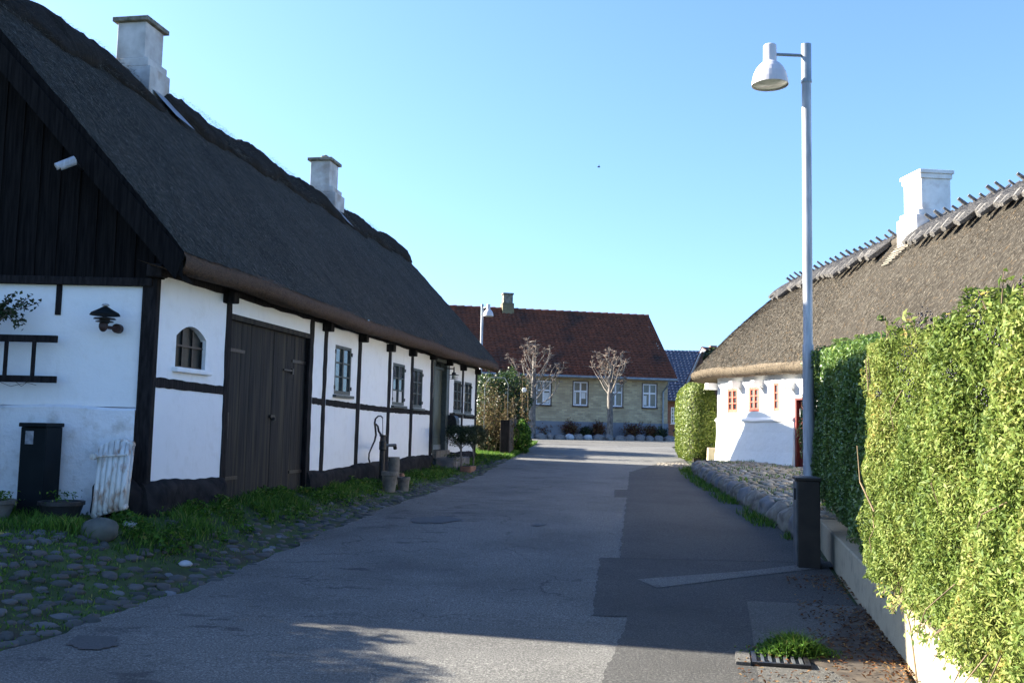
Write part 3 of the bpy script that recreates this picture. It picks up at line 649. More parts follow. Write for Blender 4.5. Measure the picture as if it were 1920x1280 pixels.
# gable boarding and verge
EO = .45; TAN = 1.115; PR = 3.1     # eave overhang, pitch, run from eave lip to ridge
zL1 = EYE+1.735; zL0 = EYE+1.54
AZ = math.radians(10.2); ex = math.cos(AZ); ey = math.sin(AZ)
def roofpt(Y, p, z):   # p: distance inwards from the eave lip, measured square to the eave; row of constant Y
    c = -5.13 - p/ex; return Vector((c+.18*Y, Y, z))
YG = 9.72; YF = 26.45
gb = MB(); x = -3.62; xr = -3.79
zroofG = lambda X: zL1-.12 + TAN*ex*((-5.13+.18*10.1)-X) if X > XR_ else zL1-.12+TAN*ex*((-5.13+.18*10.1)-XR_)-TAN*ex*(XR_-X)
XR_ = -5.13+.18*10.1-PR/ex
x = -3.70; i = 0
while x > -9.2:
    wd = .105+.012*math.sin(i*2.3); za = min(zroofG(x), zroofG(x-wd)); o = .03+(.014 if i % 2 else 0)
    if za > zbb: gb.add([Vector((a_, 10.1-o_, z_)) for a_, o_, z_ in [(x, 0, zbb-.02), (x-wd, 0, zbb-.02), (x-wd, 0, zroofG(x-wd)), (x, 0, zroofG(x)), (x, o, zbb-.02), (x-wd, o, zbb-.02), (x-wd, o, zroofG(x-wd)), (x, o, zroofG(x))]],
        [(4, 7, 6, 5), (0, 4, 5, 1), (0, 3, 7, 4), (1, 5, 6, 2), (3, 2, 6, 7)])
    x -= wd+.0; i += 1
    if i % 2 == 0: x -= .0
gb.build('gable_boarding', mBoard, LH)
MB().fb(HG, -WID, -.02, -.02, .06, zbb-.10, zbb-.015).build('drip_board', mTar, LH, bevel=.006)
MB().fb(HG, gu-.92, gu-.86, -.02, .012, zbb-.42, zbb-.1).build('timber_post', mTar, LH)
# roof: front and back slopes as fine grids
def roof_side(name, mat, p0, p1, back=False, nu=220, nv=46, y0=None, y1=None, noise_a=.012, zf=None, matE=None):
    Yg = np.linspace(y0, y1, nu); V = []; UV = []
    for j in range(nv):
        p = p0+(p1-p0)*j/(nv-1)
        for Y in Yg:
            sag = .035*math.sin((Y-YG)/(YF-YG)*math.pi) + .012*math.sin(Y*.9) + noise_a*.6*math.sin(Y*3+p*2)*math.sin(p*4+Y)
            z = zL1 + TAN*p + .10*math.sin(min(1, p/PR)*math.pi)*.6 - sag + random.gauss(0, noise_a*.5)
            pp = p if not back else 2*PR-p
            V.append(roofpt(Y, pp, z)); UV.append((Y, p*1.56))
    F = [(j*nu+i, j*nu+i+1, (j+1)*nu+i+1, (j+1)*nu+i) for j in range(nv-1) for i in range(nu-1)]
    if back: F = [f[::-1] for f in F]
    return npmesh(name, V, F, mat, LH, uv=UV, smooth=False), V
rf, _ = roof_side('roof', mThL, 0, PR, y0=YG, y1=YF)
roof_side('roof', mThL, 0, PR, True, 60, 12, y0=YG, y1=YF)
# reed ends under the eave, rounded lip
def eave(back=False):
    nu = 260; prof = [(EO+.02, zWT+.01), (.30, zWT-.03), (.10, zL0+.005), (.02, zL0+.01), (-.02, zL0+.05), (-.025, zL1-.07), (0.0, zL1-.015), (.03, zL1+.03)]
    V = []; UV = []
    for p, z in prof:
        for Y in np.linspace(YG, YF, nu):
            j = .012*math.sin(Y*2.3)+random.gauss(0, .006); sag = .035*math.sin((Y-YG)/(YF-YG)*math.pi)+.012*math.sin(Y*.9)
            V.append(roofpt(Y, (p+random.gauss(0, .004)) if not back else 2*PR-p, z+j-sag*(1 if z > EYE+1.63 or z < EYE+1.6 else 0))); UV.append((Y, p))
    F = [(j*nu+i, j*nu+i+1, (j+1)*nu+i+1, (j+1)*nu+i) for j in range(len(prof)-1) for i in range(nu-1)]
    npmesh('eave', V, F, mEave, LH, uv=UV)
eave(); eave(True)
# verges: reed thickness at both gable ends plus the black barge boards
for Yv, sgn in ((YG, -1), (YF, 1)):
    mb = MB(); n = 24
    for back in (0, 1):
        top = []; bot = []
        for k in range(n+1):
            p = PR*k/n; z = zL1+TAN*p+.06*math.sin(p/PR*math.pi); pp = p if not back else 2*PR-p
            top.append(roofpt(Yv, pp, z+random.gauss(0, .006))); bot.append(roofpt(Yv, pp, z-.30))
        for k in range(n): mb.quad(top[k], top[k+1], bot[k+1], bot[k])
        top2 = [v+Vector((0, -sgn*.36, 0)) for v in bot]
        for k in range(n): mb.quad(bot[k], bot[k+1], top2[k+1], top2[k])
    mb.build('verge', mEave if sgn > 0 else mBoard, LH)
    if sgn < 0:
        for back in (0, 1):
            def bp(p, z): return roofpt(Yv-.035, p if not back else 2*PR-p, z)
            a = MB(); P_ = [bp(-.02, zL1-.06-.0), bp(PR, zL1+TAN*PR-.06), bp(PR, zL1+TAN*PR-.33), bp(.06, zL1-.30)]
            Q_ = [v+Vector((0, .03, 0)) for v in P_]; a.add(P_+Q_, [(0, 1, 2, 3), (7, 6, 5, 4), (0, 4, 5, 1), (1, 5, 6, 2), (2, 6, 7, 3), (3, 7, 4, 0)]); a.build('barge_board', mBoard, LH)
# ridge cap of darker turf and straw, shaggy lower edge, broken at each chimney
def cap(y0, y1, seed):
    r = np.random.default_rng(seed); nu = int((y1-y0)/.07)+2; prof = [(.03, -.04), (-.02, .02), (-.01, .10), (.10, .15), (.35, .13), (.6, .12), (.8, .125), (.92, .10), (1.0, .09)]
    ys = np.linspace(y0, y1, nu); V = []; UV = []; full = [(q, 0) for q in prof]+[((2-q[0], q[1]), 1) for q in reversed(prof[:-1])]
    for (q, h), b in [((a[0][0], a[0][1]), a[1]) for a in full]:
        for i, Y in enumerate(ys):
            e = min(1, (Y-y0)/.12+.1, (y1-Y)/.12+.1); lump = .05*math.sin(Y*2.1+seed)+.035*math.sin(Y*5.3+q*3)+r.normal(0, .012)
            d = .62+.06*math.sin(Y*3.3+seed)+.03*math.sin(Y*9); p = PR-d*(1-q); pf = min(p, 2*PR-p)
            sag = .035*math.sin((Y-YG)/(YF-YG)*math.pi)+.012*math.sin(Y*.9)
            z = zL1+TAN*pf-sag+.05*math.sin(min(1, pf/PR)*math.pi)+(h+lump*(h > 0))*(.35+.65*e)
            if abs(q-1) < .35: z -= .10*(1-abs(q-1)/.35)
            V.append(roofpt(Y, p, z)); UV.append((Y, q*1.5))
    n = nu; F = [(j*n+i, j*n+i+1, (j+1)*n+i+1, (j+1)*n+i) for j in range(len(full)-1) for i in range(n-1)]
    o = npmesh('ridge_cap', V, F, mCapL, LH, uv=UV)
    return V
def gapY(px, py):
    c = -5.13-2.45/ex; Y = 5.0
    while atY(px, py, Y).x > c+.18*Y: Y += .01
    return Y
g1 = gapY(326, 212); g2 = gapY(650, 424)
for k, (a, b) in enumerate([(YG-.05, g1-.1), (g1+.2, g2-.1), (g2+.12, YF+.08)]): cap(a, b, k+1)
# loose reeds: short stubs over the slope, tufts at cap edge and eave
def straws(parent, P, T, NRM, L, wd, mat, name='loose_reeds', lift=.12):
    n = len(P); T = T+RNG.normal(0, .13, (n, 3)); T /= np.linalg.norm(T, axis=1, keepdims=True); b = np.cross(T, NRM); l = (L*RNG.uniform(.4, 1.5, n))[:, None]
    tip = P+T*l+NRM*(l*lift*RNG.uniform(0, 2, n)[:, None]); V = np.stack([P-b*wd, P+b*wd, tip], 1).reshape(-1, 3)
    F = np.arange(n*3).reshape(n, 3); o = npmesh(name, V, F, mat, parent, rnd=np.repeat(RNG.uniform(0, 1, n)**1.6, 3)); o['kind'] = 'stuff'; return o
n = 150000; Y = YG+(YF-YG)*RNG.uniform(0, 1, n)**1.3; p = RNG.uniform(0, PR, n)
z = zL1+TAN*p+.06*np.sin(p/PR*math.pi)-.035*np.sin((Y-YG)/(YF-YG)*math.pi)-.012*np.sin(Y*.9)+.004
P = np.stack([-5.13-p/ex+.18*Y, Y, z], 1); dn_ = np.array([ex, -ey, -TAN]); dn_ /= np.linalg.norm(dn_); nr = np.array([ex*TAN, -ey*TAN, 1.]); nr /= np.linalg.norm(nr)
straws(LH, P, np.tile(dn_, (n, 1)), np.tile(nr, (n, 1)), .055, .0032, mStrawL)
n = 16000; Y = YG+(YF-YG)*RNG.uniform(0, 1, n); k = ~(((Y > g1-.1) & (Y < g1+.2)) | ((Y > g2-.1) & (Y < g2+.12))); Y = Y[k]; n = len(Y); q = RNG.uniform(-.03, 1.0, n)**1.3; p = PR-.64*(1-q)
z = zL1+TAN*np.minimum(p, 2*PR-p)+.11+.05*np.sin(Y*2.1)*.5
P = np.stack([-5.13-p/ex+.18*Y, Y, z], 1); straws(LH, P-np.array([0, 0, .03]), np.tile(dn_, (n, 1))+RNG.normal(0, .35, (n, 3)), np.tile(nr, (n, 1)), .09, .003, mStrawL, lift=.2)
# chimneys
def chimney(parent, c, w_, d_, ztop, zsh, grow, az, mat, slabm, pots=0, side=1, name='chimney', slab=.07, zb=None):
    f = Fr((c[0], c[1]), az); mb = MB()
    mb.fb(f, -d_/2, d_/2, -w_/2, w_/2, zsh, ztop); mb.fb(f, -d_/2-.02, d_/2+.02, -w_/2-.02, w_/2+grow*.6, zsh-.13, zsh+.0); mb.fb(f, -d_/2-.03, d_/2+.03, -w_/2-.03, w_/2+grow, zb, zsh-.131)
    o = mb.build(name, mat, parent, bevel=.012)
    MB().fb(f, -d_/2-.06, d_/2+.06, -w_/2-.06, w_/2+.06, ztop+.001, ztop+slab).build('chimney_cap', slabm, o, bevel=.01)
    return o, f
def zr(py, px, Y): return atY(px, py, Y).z
def onridge(px, py):
    c = -5.13-PR/ex; Y = 5.0
    while atY(px, py, Y).x > c+.18*Y: Y += .01
    return Y
yc1 = onridge(262, 100); yc2 = onridge(607, 350)
chimney(LH, (-5.13-PR/ex+.18*yc1, yc1), .46, .50, zr(44, 250, yc1-.2), zr(112, 250, yc1-.2), .13, 10.2, mChim, mSlab, zb=EYE+3.9)
o, f = chimney(LH, (-5.13-PR/ex+.18*yc2, yc2), .46, .55, zr(303, 600, yc2-.2), zr(352, 610, yc2-.2), .17, 10.2, mChim, mSlab, zb=EYE+3.9)
MB().lathe((f.P.x, f.P.y, zr(303, 600, yc2-.2)+.07), [(.10, 0), (.10, .10), (.085, .10), (.085, .02), (0, .02)], 12).blob((f.P.x+.02, f.P.y, zr(303, 600, yc2-.2)+.15), (.1, .08, .04), 8, 5, .4, 3).build('chimney_pot', mSlab, o)
# zinc flashing below the first chimney, a scrap at the second
def onroof(Y, p, h=.02): return roofpt(Y, p, zL1+TAN*p+.06*math.sin(p/PR*math.pi)+h)
MB().quad(onroof(g1-.05, 2.38, .07), onroof(g1+.34, 2.30, .06), onroof(g1+.22, 2.7, .08), onroof(g1-.08, 2.85, .08)).build('flashing', mZinc, LH)
MB().quad(onroof(g2-.05, 2.42, .07), onroof(g2+.22, 2.36, .06), onroof(g2+.15, 2.7, .08), onroof(g2-.06, 2.8, .08)).build('flashing', mZinc, LH)
# arched window, garage doors, casements, entrance door
f = MB(); u0, u1, z0, z1 = rA
for k in range(4): u = u0+(u1-u0)*k/3; f.fb(HL, max(u0, u-.011), min(u1, u+.011), -.065, -.045, z0, z1-.012-(.13 if k in (0, 3) else .02))
zm = z0+(z1-z0)*.52; f.fb(HL, u0, u1, -.064, -.04, zm-.011, zm+.011); f.fb(HL, u0, u1, -.064, -.044, z0, z0+.02)
wn = f.build('window', mIron, LH); MB().fb(HL, u0+.002, u1-.002, -.095, -.07, z0+.002, z1-.135).build('pane', mGlassOld, wn); MB().add([HL.pt((u0+u1)/2+(u1-u0)*.499*q, -.071, z1-.135+.132*(1-q*q)) for q in np.linspace(-1, 1, 13)], [tuple(range(12, -1, -1))]).build('arch_pane', mGlassOld, wn)
MB().fb(HL, u0-.06, u1+.07, -.15, .07, z0-.06, z0-.002).build('sill', mWhite, wn, bevel=.015)
u0, u1, z0, z1 = rG; us_ = HL.u(510, 760, -.05); dr = MB()
for (a, b, sd) in ((u0+.01, us_-.03, 0), (us_+.03, u1-.01, 1)):
    nb = 10 if sd == 0 else 8; dl = MB(); sh = .0 if sd == 0 else -.012
    for k in range(nb):
        ua, ub = a+(b-a)*k/nb, a+(b-a)*(k+1)/nb; dl.fb(HL, ua+.0008, ub-.0008, -.10, -.055+sh+.0015*math.sin(k*2.7), z0, z1-.05)
    dd = dl.build('garage_door', mGate, LH)
    for (zz, l) in ((z1-.42, .5), (z0+.45, .45)):
        m_ = MB(); ax = (a, a+l) if sd == 0 else (b-l, b); m_.fb(HL, ax[0], ax[1], -.056+sh, -.04+sh, zz-.02, zz+.02); m_.build('strap_hinge', mIron, dd)
    if sd == 1:
        zz = HL.hit(540, 693)[1]; MB().fb(HL, a+.3, a+.62, -.055, -.035, zz-.012, zz+.012).fb(HL, a+.58, a+.63, -.055, -.03, zz-.05, zz+.03).build('bolt', mIron, dd)
        zz = HL.hit(500, 780)[1]; MB().fb(HL, a-.12, a+.02, -.07, -.02, zz-.02, zz+.02).lathe(HL.pt(a-.03, -.02, zz-.03), [(0, -.03), (.03, -.02), (.03, .02), (0, .03)], 10).build('latch', mIron, dd)
    else:
        zz = HL.hit(433, 797)[1]; MB().fb(HL, a+.10, a+.13, -.052, -.035, zz-.16, zz+.16).build('handle', mIron, dd)
    if sd == 0: MB().fb(HL, b-.005, b+.035, -.12, -.06, z0, z1-.05).build('door_edge', mTar, dd)
MB().fb(HL, u0-.004, u0+.012, -.16, .01, z0, z1).build('door_jamb', mTar, LH); MB().fb(HL, u1-.012, u1+.004, -.16, .01, z0, z1).build('door_jamb', mTar, LH)
MB().fb(HL, u0, u1, -.10, .008, z1-.05, z1+.02).build('lintel', mGate, LH)
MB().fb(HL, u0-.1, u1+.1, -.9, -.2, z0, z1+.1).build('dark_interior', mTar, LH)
window(LH, HL, r2, mat=mGreenW, glassm=mGlass, sill=mGreenW, off=.0); window(LH, HL, r3, mat=mGreenW, glassm=mGlass, sill=mGreenW, off=.0, curtain=[(.12, .42, .06, .34), (.6, .88, .06, .34)])
for r_ in (r4, r5, r6): window(LH, HL, r_, mat=mGreenW, glassm=mGlass, sill=mGreenW, off=.0)
u0, u1, z0, z1 = rD
f = MB(); f.fb(HL, u0, u0+.07, -.16, .02, z0, z1); f.fb(HL, u1-.22, u1, -.16, .03, z0, z1); f.fb(HL, u0+.07, u1-.22, -.16, .019, z1-.09, z1); 
zt = HL.hit(825, 690)[1]; f.fb(HL, u0+.07, u1-.22, -.16, -.04, zt-.03, zt+.03); f.build('door_frame', mGreenW, LH, bevel=.008)
tl = MB(); tl.fb(HL, u0+.07, u1-.22, -.14, -.12, zt+.03, z1-.09); tl.build('transom_light', mGlass, LH)
dl = MB(); nb = 5
for k in range(nb):
    ua = u0+.075+(u1-.225-u0-.075)*k/nb; ub = u0+.075+(u1-.225-u0-.075)*(k+1)/nb; dl.fb(HL, ua+.004, ub-.004, -.13, -.09, z0+.06, zt-.03)
dd = dl.build('front_door', mDoor, LH)
MB().fb(HL, u0+.09, u0+.15, -.09, -.07, z0+.92, z0+1.1).fb(HL, u0+.1, u0+.24, -.075, -.045, z0+1.02, z0+1.04).build('handle', mIron, dd)
for zz in (z0+.35, z0+1.3): MB().fb(HL, u0+.12, u1-.26, -.09, -.083, zz-.006, zz+.006).build('nail_row', mIron, dd)
MB().fb(HL, u0+.08, u1-.23, -.09, -.07, z0+.07, z0+.18).build('kick_board', mZinc, dd)
MB().fb(HL, u0+.05, u1-.02, -.2, .1, z0-.12, z0+.055).build('threshold', mGreyPot, LH, bevel=.01)
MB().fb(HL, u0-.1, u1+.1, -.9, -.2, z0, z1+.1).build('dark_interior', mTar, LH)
tag(MB().fb(HL, u0-.1, u1+.15, .12, .55, .3, z0-.09).build('stone_step', mStone, bevel=.03), 'low stone step in front of the olive plank door', 'step')
# ================================================================== things on and around the left house
# wall lamp on the gable (ufo-shaped shades over a round globe and a wall box)
p = atY(200, 590, 9.9); p.y = 9.86
t = thing('wall_lamp', p, 'black ufo shaped outdoor lamp fixed to the white gable wall under the black boards', 'wall lamp')
MB().lathe((p.x-.0, p.y, p.z), [(0, .085), (.02, .083), (.055, .06), (.135, .015), (.15, -.012), (.145, -.012), (.11, .005), (.0, .01)], 28).build('lamp_shade', mBin, t, smooth=True)
MB().lathe((p.x-.0, p.y, p.z-.045), [(.0, .02), (.10, .006), (.112, -.006), (.06, .0), (.05, -.02), (.085, -.028), (.09, -.035), (.05, -.034), (.045, -.05)], 24).build('lamp_ring', mIron, t, smooth=True)
MB().lathe((p.x-.0, p.y, p.z+.09), [(0, .025), (.03, .018), (.04, 0), (.0, -.005)], 16).build('lamp_cap', mStoneP, t, smooth=True)
MB().blob((p.x-.01, p.y, p.z-.12), (.045, .045, .062), 16, 10, 0).build('lamp_body', mFrB, t, smooth=True)
MB().lathe((p.x+.07, 10.06, p.z-.13), [(0, -.07), (.048, -.07), (.05, 0)], 20, 'y').tube([(p.x, p.y, p.z-.13), (p.x+.07, p.y+.16, p.z-.13)], .018, 8).build('wall_box', mFrB, t, smooth=False)
# camera under the verge
a = atY(112, 314, 9.55); b = atY(141, 303, 9.62)
t = thing('security_camera', tuple(b), 'small silver security camera under the black gable verge', 'camera')
MB().tube([a, b], [.034, .036], 16).build('camera_body', mGalv, t, smooth=False)
MB().tube([a-(b-a)*.25+Vector((0, 0, .022)), b+Vector((0, 0, .022))], [.036, .038], 12).build('sun_hood', mGalv, t)
MB().tube([a-(b-a)*.02, a+(b-a)*.02], .026, 12).build('lens', mGlass, t)
MB().tube([b, b+Vector((.02, .1, -.05)), b+Vector((.04, .42, -.03))], .014, 8).build('bracket', mIron, t)
# small white stone-like fuse on the boards and trellis frame with climber
yT = 9.93
def bar(mb, x0, x1, ya, yb, Y=yT, d=.035):
    a = atY(x0, yb, Y); b = atY(x1, ya, Y); mb.box((a.x, Y-d/2, a.z), (b.x, Y+d/2, b.z))
t = thing('wall_trellis', tuple(atY(50, 709, yT)), 'black wooden trellis of two rails and uprights fixed to the white gable', 'trellis')
for ya, yb in ((629, 637.5), (705, 713)): mb = MB(); bar(mb, -110, 108 if ya < 650 else 106, ya, yb); mb.build('rail', mTar, t, bevel=.004)
for x in (5, 57, -70): mb = MB(); bar(mb, x, x+11, 637.5, 705, yT+.0, .03); mb.build('upright', mTar, t, bevel=.004)
t = thing('climbing_rose', tuple(atY(-30, 960, 9.75)), 'leafy climber reaching over the black trellis at the left edge', 'climber')
st = []; base = atY(-35, 950, 9.85)
mb = MB(); LP = []
for k in range(11):
    e = atY(random.choice([30, 78, 62, 10, 70, 45, 20, 55, 5, 72, 35]), 545+7*k, 9.86); m1 = atY(-30, 640-8*k, 9.83); m2 = (e+m1)/2+Vector((0, 0, .04))
    pts = [base, m1, m2, e]; mb.tube(pts, [.012, .009, .006, .002], 5)
    for q in range(34):
        tt = random.random(); a, b = ((m1, m2), (m2, e))[random.random() > .4]; LP.append(a.lerp(b, tt)+Vector((random.gauss(0, .022), random.gauss(0, .02), random.gauss(0, .03))))
for k in range(2): mb.tube([atY(0+30*k, 716, 9.9), atY(20+20*k, 724, 9.9), atY(50, 717, 9.9), atY(68, 722, 9.9)], .003, 4)
mb.build('stem', mOldW, t); leaf_mesh('foliage', LP, np.tile([0, -1., .3], (len(LP), 1)), .05, .03, mYew, t, jit=.6)
# tall narrow dark green box (letterbox cabinet)
a = atY(30, 943, 9.6); b = atY(88, 795, 9.6); zt = b.z
t = thing('mailbox', (a.x, 9.6, float(gz(a.x, 9.6))), 'tall dark green metal letterbox cabinet with a faded sticker against the gable', 'mailbox')
MB().box((a.x, 9.6, float(gz(a.x, 9.6))-.05), (b.x-.0, 9.95, zt-.03)).build('cabinet', mBin, t, bevel=.008)
MB().box((a.x-.012, 9.57, zt-.029), (b.x+.012, 9.96, zt+.012)).build('lid', mBin, t, bevel=.008)
MB().box((a.x+.05, 9.594, zt-.2), (a.x+.13, 9.599, zt-.07)).build('sticker', mPaper, t)
# planters, radiator, boulders
def pot(loc, r0, r1, h, mat, label, name='flower_pot', grp=None, plant=None, rim=True, cat='flower pot', tilt=0):
    t = thing(name, loc, label, cat, grp); x, y, z = loc
    prof = [(0, 0), (r0, 0), (r1, h*.8), (r1+(.015 if rim else 0), h*.82), (r1+(.015 if rim else 0), h), (r1-.012, h), (r1-.02, h*.86), (0, h*.86)]
    MB().lathe(loc, prof, 24).build('pot', mat, t, smooth=False, bevel=0); MB().lathe((x, y, z+h*.86), [(r1-.02, 0), (r1*.6, .015), (0, .02)], 16).build('soil', mSoil, t)
    if plant:
        n, hh, sp, mt = plant; P = np.stack([x+RNG.normal(0, sp, n), y+RNG.normal(0, sp, n), z+h*.85+RNG.uniform(0, hh, n)], 1)
        leaf_mesh('plant', P, np.tile([0, 0, 1.], (n, 1)), .045, .016, mt, t, jit=.9)
    return t
def on(px, Y): p = atY(px, 900, Y); return (p.x, Y, float(gz(p.x, Y)))
l = on(118, 9.45); pot((l[0], 9.45, l[2]-.0), .15, .20, .19, mBlkP, 'wide low black tub with sparse seedlings beside the tall letterbox', 'plant_tub', plant=(60, .13, .09, mGrass), cat='plant tub')
l = on(2, 9.3); pot((l[0]-.05, 9.3, l[2]), .12, .18, .2, mGreyPot, 'grey pot with green plant at the left edge beside the tall letterbox', 'flower_pot', plant=(260, .11, .08, mGrass), grp=None)
a = atY(178, 960, 9.72); t = thing('old_radiator', (a.x, 9.72, a.z), 'chipped white cast iron radiator with rust leaning on the gable wall', 'radiator')
tops = [843, 832, 826, 825, 825, 826, 830]
for k in range(6):
    x = 183+k*10.2; top = atY(x+11, [836, 830, 825, 823, 824, 828][k], 9.86); bot = atY(x-3, [962, 958, 955, 952, 950, 948][k], 9.62); bot.z -= .04
    e = .037; mb = MB()
    for s_ in (-.04, .04): mb.tube([bot+Vector((0, s_, .03)), bot.lerp(top, .5)+Vector((0, s_, 0)), top+Vector((0, s_, -.03))], e*.85, 8)
    mb.tube([bot+Vector((0, -.05, .03)), bot+Vector((0, .05, .03))], e*.95, 8).tube([top+Vector((0, -.05, -.03)), top+Vector((0, .05, -.03))], e*.95, 8)
    mb.build('section', mRad, t, smooth=True)
a = atY(186, 856, 9.76); MB().tube([a+Vector((-.05, -.04, 0)), a+Vector((.30, -.04, .03))], .012, 8).tube([a+Vector((-.03, -.09, 0)), a+Vector((-.03, .0, 0))], .03, 10).build('valve', mRad, t, label='rusty valve on the radiator')
def stone(px, py, wpx, Y, label, mat, name='field_stone', flat=.62, seed=0, grp=None, dz=0, cat='stone'):
    p = atY(px, py, Y); r = wpx/2/FPX*Y; z = float(gz(p.x, Y)); c = Vector((p.x, Y, z+r*flat*.55+dz))
    o = MB().blob((0, 0, 0), (r, r*.8, r*flat), 24, 16, .05, seed).build(name, mat, None, smooth=True); o.location = c; tag(o, label, cat, grp); return o
stone(185, 1000, 72, 8.75, 'large round dark boulder lying in the grass before the gable', mBoul, 'boulder', .66, 1, cat='boulder')
stone(243, 970, 28, 9.3, 'small pale stone in the grass right of the white radiator', mStoneP, seed=2)
stone(235, 953, 24, 9.6, 'flat yellowish stone at the foot of the white radiator', mStoneW, seed=3, flat=.4)
stone(350, 1003, 26, 9.0, 'small bluish stone in the grass before the corner plinth', mStoneP, seed=4, flat=.5)
# hand pump
u, z = HL.hit(717, 850, .42); b = HL.pt(u, .42, 0); gzz = float(gz(b.x, b.y))
t = thing('hand_water_pump', (b.x, b.y, gzz), 'old black cast iron hand water pump with long curved handle by the white wall', 'water pump')
def W(px, py, off=.42): u_, z_ = HL.hit(px, py, off); return HL.pt(u_, off, z_)
top = W(720, 815); bt = W(716, 893); ax = W(718.5, 850)
zt_ = top.z; zb_ = gzz-.03
MB().lathe((b.x, b.y, 0), [(0, zb_), (.075, zb_), (.07, zb_+.1), (.052, zb_+.12), (.05, W(718, 842).z-.02), (.062, W(718, 842).z), (.062, W(718, 828).z), (.05, W(718, 826).z), (.046, zt_-.03), (.062, zt_-.02), (.062, zt_), (0, zt_)], 20).build('pump_column', mIron, t, smooth=False)
MB().tube([W(718, 835), W(728, 834.5), W(741, 834)], [.032, .026, .028], 10).tube([W(740, 833), W(741, 841)], [.03, .034], 10).build('spout', mIron, t)
H_ = [W(x, y) for x, y in ((694, 869), (691.5, 860), (692, 850), (697, 838), (702.5, 826), (705, 815), (704, 803), (702.5, 793), (704, 785), (709, 780), (714, 779.5), (717.5, 783))]
MB().tube(H_, [.014, .014, .013, .014, .016, .018, .018, .017, .015, .014, .013, .012], 8).build('handle', mIron, t, smooth=True)
MB().tube([W(705, 795), W(708.5, 799), W(710, 808), W(714, 814), W(718, 816)], [.015, .017, .018, .018, .016], 8).build('bracket', mIron, t)
MB().tube([W(717.5, 783), W(717.6, 815)], .006, 6).build('pump_rod', mIron, t)
# pots beside the pump
def offw(px, py, off): u_, z_ = HL.hit(px, py, off); p = HL.pt(u_, off, 0); return (p.x, p.y, float(gz(p.x, p.y)))
l = offw(730.5, 890, .75); pot(l, .10, .125, .33, mGreyPot, 'grey tapering stone pot in front, left one of the pots by the pump', 'stone_pot', 'pots beside the pump')
l = offw(738, 880, .55); pot(l, .105, .10, .50, mGreyPot, 'tall grey stone pot topped with soil and moss behind the low pots', 'stone_pot', 'pots beside the pump', rim=False, plant=(70, .05, .05, mYew))
l = offw(757, 893, .85); pot((l[0], l[1], l[2]-.03), .085, .10, .26, mGreyPot, 'short grey stone pot nearest the road, right one of the pots', 'stone_pot', 'pots beside the pump')
l = offw(751.5, 878, .62); t = pot(l, .05, .045, .22, mClay, 'small round terracotta jar between the grey stone pots', 'clay_jar', 'pots beside the pump', cat='jar')
MB().blob((l[0], l[1], l[2]+.17), (.075, .075, .06), 14, 8, 0).build('jar_body', mClay, t, smooth=True)
# lantern by the front door
u, z = HL.hit(851, 703, .22); c = HL.pt(u, .22, z)
t = thing('wall_lantern', tuple(HL.pt(u, .0, z+.1)), 'ringed wall lantern on a bracket right of the front door', 'wall lamp')
MB().tube([HL.pt(u-.10, .0, z+.15), HL.pt(u-.02, .12, z+.15), HL.pt(u, .22, z+.15)], .014, 8).tube([HL.pt(u, .22, z+.19), HL.pt(u, .22, z+.06)], .016, 8).build('bracket', mIron, t)
MB().lathe(tuple(c), [(.045, .06), (.05, .02), (.125, .0), (.125, -.008), (.05, -.008)], 20).lathe((c.x, c.y, c.z-.05), [(.06, 0), (.10, 0), (.10, -.008), (.06, -.008)], 20).lathe((c.x, c.y, c.z-.09), [(.05, 0), (.088, 0), (.088, -.008), (.0, -.008)], 20).build('lamp_ring', mIron, t)
MB().lathe((c.x, c.y, c.z-.09), [(.042, 0), (.042, .085)], 14).build('lamp_glass', mDiff, t)
# rounded black letterbox right of the door
u, z = HL.hit(848, 790, .1); t = thing('letterbox', tuple(HL.pt(u, 0, z)), 'rounded black letterbox mounted on the wall right of the front door', 'mailbox')
mb = MB(); V = []; nn = 12; z0 = HL.hit(846, 812, .1)[1]; z1 = HL.hit(846, 785, .1)[1]; u0 = u-.17; u1 = u+.17
prof = [(0.0, z0), (.24, z0), (.24, z1-.08)]+[(.13+.11*math.cos(a), z1-.08+.17*math.sin(a)) for a in np.linspace(0, math.pi/2, 9)[1:]]+[(0, z1+.09)]
A_ = [HL.pt(u0, o_, z_) for o_, z_ in prof]; B_ = [HL.pt(u1, o_, z_) for o_, z_ in prof]; k = len(prof)
mb.add(A_+B_, [(i, i+1, k+i+1, k+i) for i in range(k-1)]+[tuple(range(k-1, -1, -1)), tuple(range(k, 2*k))]); mb.build('box', mIron, t)
MB().fb(HL, u0+.04, u1-.04, .235, .25, z1-.14, z1-.10).build('slot_flap', mCabD, t)
